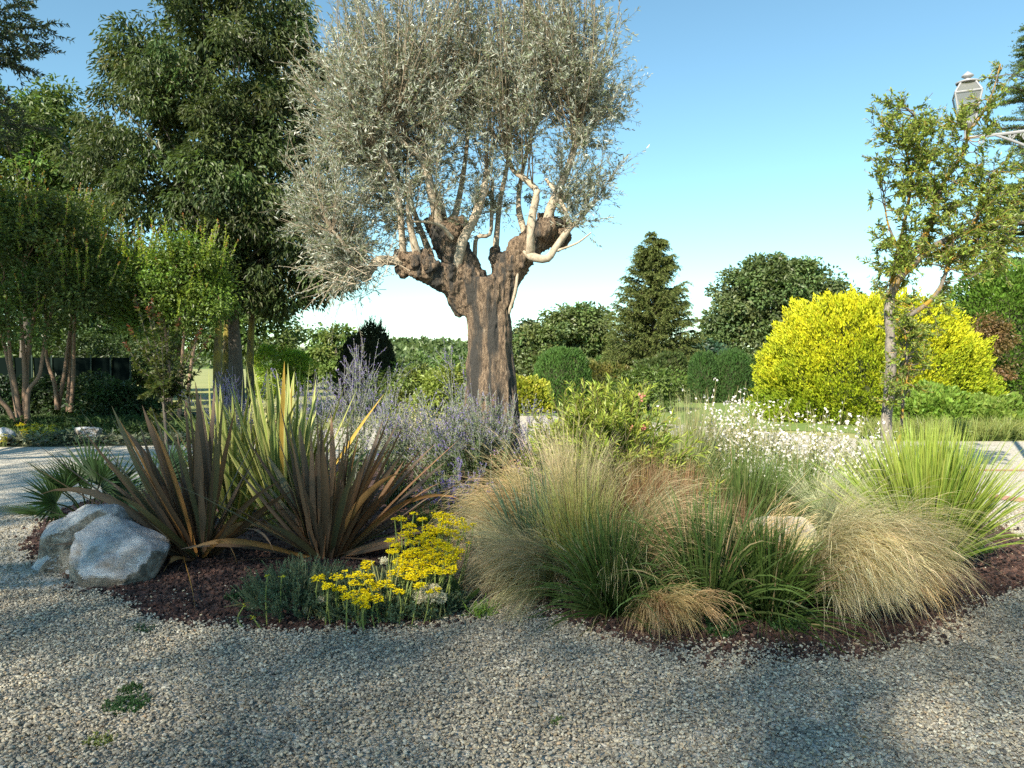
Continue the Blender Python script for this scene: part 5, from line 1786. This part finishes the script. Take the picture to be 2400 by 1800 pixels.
DG0, DG1 = A(.030, .055, .016), A(.085, .135, .035)
grass('grass_clump', 'dark green strappy grass tuft before the sweeping feather grass', gr(1440, 4.9), 760, (.35, .78), .009, .62, (.5, 2.2), DG0, DG1, 251, .12)
grass('grass_clump', 'tall broad-bladed green grass in the middle of the right half', gr(1665, 4.85), 460, (.4, .92), .0135, .48, (.4, 2.4), A(.035, .062, .018), A(.11, .165, .045), 252, .12)
grass('grass_clump', 'dark green grass tuft left of the golden feather grass', gr(1800, 4.8), 720, (.35, .78), .009, .58, (.5, 2.2), DG0, A(.095, .145, .032), 253, .12)
grass('grass_clump', 'small green grass tuft sprouting through the blond feather grass', gr(2048, 5.35), 260, (.3, .5), .007, .5, (.3, 1.2), DG0, DG1, 254, .09)
grass('grass_clump', 'blue-green lyme grass rising out of the straw plumes', gr(1262, 5.8), 120, (.55, .92), .013, .34, (.5, 1.5), A(.05, .085, .05), A(.10, .17, .105), 255, .14, (-.12, 0))
grass('grass_clump', 'grey-green grass blades before the reddish grass', gr(1600, 5.6), 220, (.4, .75), .010, .5, (.4, 1.6), A(.06, .095, .05), A(.17, .24, .13), 256, .2)
grass('grass_clump', 'dense green fountain grass below the white flowers', gr(1745, 7.2), 900, (.6, 1.0), .0055, .62, (.2, 1.0), A(.06, .07, .025), A(.12, .19, .05), 257, .2)
grass('grass_clump', 'second green fountain grass, behind the pale rock', gr(1860, 7.6), 600, (.55, .9), .0055, .62, (.2, 1.0), A(.06, .08, .025), A(.13, .20, .055), 258, .2)
grass('grass_clump', 'reddish brown grass stems left of the fountain grass', gr(1575, 6.7), 800, (.5, .85), .0042, .33, (.0, .6), A(.15, .065, .03), A(.34, .20, .11), 259, .22, (0, 0), 'straw')
grass('grass_clump', 'russet grass between straw plumes and green fountain grass', gr(1500, 6.9), 600, (.6, .95), .0042, .38, (.1, .8), A(.14, .07, .03), A(.32, .24, .12), 260, .2, (0, 0), 'straw')
grass('grass_clump', 'russet seed stems at the foot of the fountain grass', gr(1690, 6.4), 420, (.3, .6), .0042, .4, (.0, .6), A(.13, .06, .03), A(.30, .19, .11), 264, .2, (0, 0), 'straw')
grass('rush_clump', 'stiff pale upright rush with tawny tips behind the oleander', gr(1610, 9.4), 420, (.8, 1.35), .007, .26, (.0, .25), A(.16, .20, .07), A(.34, .34, .17), 261, .16)
grass('rush_clump', 'spiky pale green grass fan right of the oleander', gr(1585, 8.2), 420, (.7, 1.1), .006, .55, (.0, .4), A(.14, .18, .06), A(.30, .33, .15), 265, .14)
grass('blue_fescue', 'round blue-grey fescue ball before the pale rock', gr(1880, 5.95), 900, (.2, .32), .003, .75, (.0, .3), A(.07, .10, .09), A(.17, .21, .19), 262, .05)
grass('striped_grass', 'large yellow-green striped grass at the right of the bed', gr(2178, 5.95), 2000, (.5, 1.22), .011, .35, (.05, .8), A(.06, .11, .02), A(.30, .38, .065), 263, .13, (0, 0), 'blade', 11, None, .02, (.5, A(.10, .16, .03), A(.36, .40, .10)))
weed('small round-leaved weed under the middle dark green tuft', gr(1690, 4.55), .12, 70, .022, .02, A(.04, .085, .025), 265, .09)
weed('small round-leaved weed under the right dark green tuft', gr(1850, 4.6), .10, 60, .022, .02, A(.04, .085, .025), 266, .09)
grass('grass_clump', 'fresh green grass tuft left of the pale ground patch', gr(1000, 6.9), 150, (.25, .45), .012, .5, (.4, 1.5), A(.07, .12, .025), A(.16, .24, .06), 267, .1)
rock('garden_stone', 'pale weathered rock among the grasses of the right half', [(gr(1840, 6.5, .10), A(.27, .22, .24), 33, ((0, -.2, 1, .8),)), (gr(1785, 6.45, .06), A(.16, .16, .16), 34, ())], .018, M['dull_rock'], gr(1845, 6.3), .02)
rock('flat_patch', 'flat pale patch on the ground between the two halves of the bed', [(gr(1085, 8.4 - .0, .0), A(.22, .20, .05), 36, ((0, 0, 1, .8),))], .014, M['rock'], gr(1085, 8.4), .004)  # thin flat pale shape laid on the ground


# ------------------------------------------------------------------ gaura: a haze of white flowers
def gaura(label, base, n, H, spread, seed, foot=.25):
    rg = np.random.default_rng(seed)
    t = thing('gaura_plant', label, 'flower', base, 'white gaura behind the grasses')
    az = rg.uniform(0, 6.28, n)
    tl = np.abs(rg.normal(0, spread, n))
    D = np.stack([np.cos(az) * np.sin(tl), np.sin(az) * np.sin(tl), np.cos(tl)], 1)
    st = axes(base + disc(n, foot, rg), D, rg.uniform(.5, 1.1, n) * H, 9, rg.uniform(-.1, .5, n), .05, 1, None, rg)
    gs, gl, gf = Geo(), Geo(), Geo()
    tubes(gs, st, (.0034 * np.linspace(1, .5, 9))[None], A(.26, .24, .11), 3)
    leaves_on(gl, st, 60, .0, .75, .06, .015, A(.11, .15, .04), A(.27, .30, .11), .9, .22, .06, rg)
    m_ = n * 6
    i = np.repeat(np.arange(n), 6)
    tt = rg.uniform(.5, 1, m_)
    kk = np.minimum((tt * 8).astype(int), 7)
    P = st[i, kk] + (st[i, kk + 1] - st[i, kk]) * (tt * 8 - kk)[:, None] + rg.normal(size=(m_, 3)) * .012
    f = unit(randdir(m_, rg) + A(0, -.4, .4))
    s = unit(np.cross(f, randdir(m_, rg)))
    w2 = np.cross(f, s)
    for a in (.4, 1.25, 1.95, 2.8):
        leaves(gf, P, s * math.cos(a) + w2 * math.sin(a) + f * .25, f, .023, .018, jit(m_, A(.80, .76, .74), .06, .03, rg), .05, 0, .6)
    gs.obj('stalks', M['stem'], t)
    gl.obj('foliage', M['leaf'], t)
    gf.obj('flowers', M['petal'], t)


gaura('white gaura behind the rush, at the left of the white drift', gr(1690, 9.6), 70, 1.32, .45, 271)
gaura('white gaura at the back of the white drift before the yew domes', gr(1740, 10.6), 70, 1.15, .5, 277)
gaura('white gaura in the middle of the white drift', gr(1800, 9.3), 95, 1.2, .5, 272)
gaura('white gaura before the golden conifer', gr(1910, 9.0), 90, 1.12, .5, 273)
gaura('white gaura touching the foot of the slim tree on the left', gr(2010, 8.5), 90, 1.0, .5, 274)
gaura('white gaura low behind the fountain grass', gr(1840, 8.4), 70, .85, .5, 275)
gaura('white gaura between slim tree and wispy feather grass', gr(1975, 7.7), 60, .75, .5, 276)

# ------------------------------------------------------------------ slim gnarled tree at the right
TY = 9.2
b = gr(2080, TY)
st_ = thing('slim_olive_tree', 'slim crooked tree with lichened branches and loose crown before the golden conifer', 'tree', b)


def tp(px, py, dy=0.0):
    return at(px, py, TY + dy)


gt = Geo()
limb(gt, [tp(2068, 1180), tp(2080, 1090), tp(2078, 1000), tp(2086, 900), tp(2088, 820), tp(2084, 740), tp(2088, 680)], .068, .052, (1, 1, 1), 40, 12, .25, 3, .25)
gt.obj('trunk', M['slim_bark'], st_, True)
BR2 = [([(2088, 690, 0), (2110, 650, -.1), (2150, 610, -.15), (2200, 570, -.1), (2270, 540, 0), (2340, 525, .1), (2420, 520, .1)], .05, .02),
       ([(2110, 650, -.1), (2130, 610, 0), (2160, 570, .1), (2185, 510, .1), (2200, 450, .1), (2230, 400, .1), (2262, 350, .05), (2268, 300, 0)], .042, .018),
       ([(2088, 700, 0), (2092, 650, .1), (2105, 590, .15), (2120, 520, .2), (2135, 430, .2), (2125, 350, .2)], .035, .012),
       ([(2085, 760, 0), (2130, 740, -.15), (2180, 705, -.2), (2210, 660, -.2), (2222, 610, -.2), (2235, 560, -.2)], .034, .014),
       ([(2268, 310, 0), (2300, 270, 0), (2325, 220, .05), (2345, 150, .1)], .018, .006),
       ([(2120, 620, .1), (2100, 570, .2), (2080, 520, .25), (2070, 450, .3)], .02, .008),
       ([(2200, 450, .1), (2170, 390, .2), (2150, 320, .3), (2140, 260, .3)], .02, .008),
       ([(2270, 540, 0), (2295, 500, .1), (2300, 450, .15), (2330, 400, .2)], .022, .008),
       ([(2340, 525, .1), (2370, 480, .2), (2400, 430, .3)], .02, .008),
       ([(2092, 900, 0), (2120, 860, -.1), (2125, 800, -.1), (2110, 760, -.1)], .016, .008),
       ([(2095, 1090, 0), (2112, 1000, .05), (2118, 920, .05), (2128, 860, .05), (2105, 790, .0)], .022, .01)]
nod = []
for k, (path, r0, r1) in enumerate(BR2):
    g = Geo()
    p = limb(g, [tp(*q) for q in path], r0, r1, (1, 1, 1), 16, 8, .2, 20 + k)
    g.obj('branch', M['lichen_bark'], st_, True)
    nod.append(p[4:] if k != 0 else p[8:])
nod = np.concatenate(nod)
rg = np.random.default_rng(281)
tg = []
for (x, y, dx, dy, k) in ((2130, 420, 110, 160, 90), (2110, 600, 70, 90, 40), (2180, 330, 80, 80, 44), (2250, 275, 50, 30, 14), (2270, 480, 120, 90, 70), (2350, 470, 90, 140, 60), (2330, 610, 110, 60, 45), (2210, 590, 90, 50, 40), (2100, 740, 50, 60, 16), (2150, 800, 50, 80, 22), (2110, 900, 55, 90, 24), (2330, 230, 30, 90, 14), (2080, 300, 60, 110, 22), (2080, 640, 40, 40, 12), (2200, 700, 50, 40, 10)):
    u = randdir(k, rg) * rg.random((k, 1)) ** .45
    for q in u:
        tg.append(tp(x + q[0] * dx, y + q[2] * dy, q[1] * .6))
tg = np.array(tg)
O_ = nod[(np.linalg.norm(tg[:, None] - nod[None], axis=2) * rg.uniform(.8, 1.2, (len(tg), len(nod)))).argmin(1)]
t = np.linspace(0, 1, 7)[None, :, None]
ctrl = O_ * .55 + tg * .45 + rg.normal(size=tg.shape) * .10
pts = O_[:, None] * (1 - t) ** 2 + ctrl[:, None] * 2 * t * (1 - t) + tg[:, None] * t ** 2
gb, gl = Geo(), Geo()
tubes(gb, pts, (.0065 * np.linspace(1, .4, 7))[None], (1.2, 1.2, 1.2), 4)
leaves_on(gl, pts, 18, .45, 1, .070, .024, A(.12, .17, .03), A(.24, .30, .055), .8, .2, .06, rg, .15)
i = np.repeat(np.arange(len(pts)), 3)
kk = rg.integers(3, 6, len(i))
sd = axes(pts[i, kk], unit(tang(pts)[i, kk] + randdir(len(i), rg) * .8 + A(0, 0, .2)), rg.uniform(.1, .22, len(i)), 5, 0, .06, 1, None, rg)
tubes(gb, sd, .003, (1.2, 1.2, 1.2), 3)
leaves_on(gl, sd, 11, .1, 1, .068, .024, A(.12, .17, .03), A(.25, .31, .055), .8, .2, .06, rg, .15)
gb.obj('twigs', M['lichen_bark'], st_)
gl.obj('crown', M['leaf'], st_)

# liriope edging on the far side of the sunny gravel
rg = np.random.default_rng(290)
for k, px in enumerate(range(2050, 2460, 52)):
    n = 420
    b = gr(px, 16.7 + .1 * math.sin(k))
    g = Geo()
    az = rg.uniform(0, 6.28, n)
    tl = np.abs(rg.normal(0, .55, n))
    D = np.stack([np.cos(az) * np.sin(tl), np.sin(az) * np.sin(tl), np.cos(tl)], 1)
    ax = axes(b + np.stack([rg.uniform(-.28, .28, n), rg.uniform(-.4, .4, n), np.zeros(n)], 1), D, rg.uniform(.3, .55, n), 6, rg.uniform(.6, 1.8, n), .03, 1.2, None, rg)
    ax[:, :, 2] = np.maximum(ax[:, :, 2], .01)
    strips(g, ax, .014, [.7, 1, 1, .8, .5, .1], jit(n, A(.10, .14, .035), .2), jit(n, A(.26, .29, .09), .2), rg)
    tag(g.obj('lily_turf', M['blade'], None, False, b), ('first', 'second', 'third', 'fourth', 'fifth', 'sixth', 'seventh', 'last')[k] + ' strappy green tuft of the edging row, counted from the slim tree', 'grass', 'edging row beyond the sunny gravel')

# grey-white low edging flowers beyond the bed on the left of the trunk
for k, (px, Y, lab) in enumerate(((960, 13.6, 'pale yellow flowering low plants left of the trunk beyond the sage'), (600, 15.5, 'pale flowering low plants behind the yellow flax'), (1030, 12.4, 'low cream flowering plants close to the trunk'))):
    rg = np.random.default_rng(300 + k)
    t, tips = leafy_bush('meadow_plant', lab, gr(px, Y), 60, .85, .6, .05, .018, A(.12, .16, .05), A(.24, .27, .10), 301 + k, per=24, foot=.5, cat='flower')
    g = Geo()
    for _ in range(5):
        c = tips[rg.permutation(len(tips))[:160]]
        leaves(g, c + rg.normal(size=c.shape) * .02, randdir(len(c), rg) + A(0, 0, .5), randdir(len(c), rg), .03, .025, jit(len(c), A(.62, .55, .30), .15), .1)
    g.obj('flowers', M['petal'], t)

# ------------------------------------------------------------------ wall-lantern style street lamp at the right
LY = 10.6
m, nt, bs = newmat('lamp_paint')
bs.inputs['Base Color'].default_value = (.52, .52, .53, 1)
bs.inputs['Roughness'].default_value = .35
nt.links.new(ramp(nt, noise(nt, 30, 5), [(.3, (.24, .24, .25)), (.7, (.36, .36, .37))]), bs.inputs['Base Color'])
M['lamp'] = m
m, nt, bs = newmat('lamp_glass')
bs.inputs['Base Color'].default_value = (.30, .31, .31, 1)
bs.inputs['Roughness'].default_value = .25
bs.inputs['Transmission Weight'].default_value = .6
M['glass'] = m
lc = at(2267, 240, LY)
pxm = LY / FPX
post_x = lc[0] + 1.15
lamp = thing('street_lamp', 'grey four-sided lantern on a scrolled bracket half hidden by the slim tree', 'lamp', A(post_x, LY, 0))


def zz(py):
    return hz(py, LY)


def ring4(w, z, rot=.35):
    a = rot + np.arange(4) * math.pi / 2 - math.pi / 2
    return np.stack([lc[0] + np.cos(a) * w, LY + np.sin(a) * w, np.full(4, z)], 1)


def barsq(a, b, r=.009):
    g_ = Geo()
    tubes(g_, np.array([a, (a + b) / 2, b]), r, (1, 1, 1), 4)
    return g_


gl_, W1, W2, W3 = Geo(), .215, .125, .135
r_e, r_t, r_b = ring4(.225, zz(221)), ring4(.115, zz(194)), ring4(.125, zz(291))
frame = Geo()
for k in range(4):
    for a_, b_ in ((r_e[k], r_t[k]), (r_e[k], r_b[k]), (r_e[k], r_e[(k + 1) % 4]), (r_t[k], r_t[(k + 1) % 4]), (r_b[k], r_b[(k + 1) % 4])):
        tubes(frame, np.array([a_, (a_ + b_) / 2, b_]), .013, (1, 1, 1), 6)
lantern = frame.obj('lantern', M['lamp'], lamp)
for k in range(4):
    k2 = (k + 1) % 4
    g = Geo()
    g.add(np.array([r_e[k], r_e[k2], r_b[k2], r_b[k]]) * .98 + np.array([lc[0], LY, (zz(221) + zz(291)) / 2]) * .02, [[0, 1, 2, 3]], (1, 1, 1))
    g.obj('pane', M['glass'], lantern)
    g = Geo()
    g.add(np.array([r_e[k], r_e[k2], r_t[k2], r_t[k]]) * .98 + np.array([lc[0], LY, (zz(221) + zz(194)) / 2]) * .02, [[0, 1, 2, 3]], (1, 1, 1))
    g.obj('roof_pane', M['glass'], lantern)


def lathe(prof, c, sides=20):
    a = np.arange(sides) * 2 * np.pi / sides
    V = np.array([[[c[0] + r * math.cos(q), c[1] + r * math.sin(q), z] for q in a] for r, z in prof])
    return Geo().add(V.reshape(-1, 3), grid_faces(1, len(prof), sides, True), (1, 1, 1))


g = lathe([(.14, zz(194) - .01), (.15, zz(193)), (.10, zz(190)), (.035, zz(186)), (.03, zz(184)), (.05, zz(182)), (.078, zz(179)), (.075, zz(177.5)), (.04, zz(172)), (.004, zz(167))], lc)
g.obj('finial', M['lamp'], lantern, True)
g = lathe([(.13, zz(290)), (.13, zz(294)), (.07, zz(298)), (.035, zz(306)), (.03, zz(320)), (.04, zz(324)), (.001, zz(327))], lc)
g.obj('stem', M['lamp'], lamp, True)
g = Geo()
tubes(g, np.array([[lc[0] - .02, LY, zz(324)], [(lc[0] + post_x) / 2, LY, zz(312)], [post_x, LY, zz(299)]]), .022, (1, 1, 1), 8)
g.obj('bracket_arm', M['lamp'], lamp)
g = Geo()
tubes(g, spline([[lc[0] + .38, LY, zz(316)], [lc[0] + .6, LY, zz(328)], [lc[0] + .85, LY, zz(345)], [post_x, LY, zz(372)]], 14), .018, (1, 1, 1), 8)
g.obj('bracket_strut', M['lamp'], lamp)
for (cx, cz, r, s) in ((lc[0] + .62, zz(314) - .02, .055, 1), (lc[0] + .82, zz(318), .085, -1), (lc[0] + .2, zz(333), .05, 1)):
    a = np.linspace(0, 4.2 * math.pi, 40)
    rr = r * (1 - a / a[-1] * .8)
    g = Geo()
    tubes(g, np.stack([cx + s * rr * np.cos(a), np.full(40, LY), cz + rr * np.sin(a)], 1), .007, (1, 1, 1), 5)
    g.obj('scroll', M['lamp'], lamp)
g = lathe([(.16, 0), (.16, .12), (.11, .2), (.10, .7), (.06, .8), (.05, zz(380)), (.045, zz(290)), (.06, zz(285)), (.02, zz(270)), (.001, zz(266))], A(post_x, LY))
g.obj('post', M['lamp'], lamp, True)
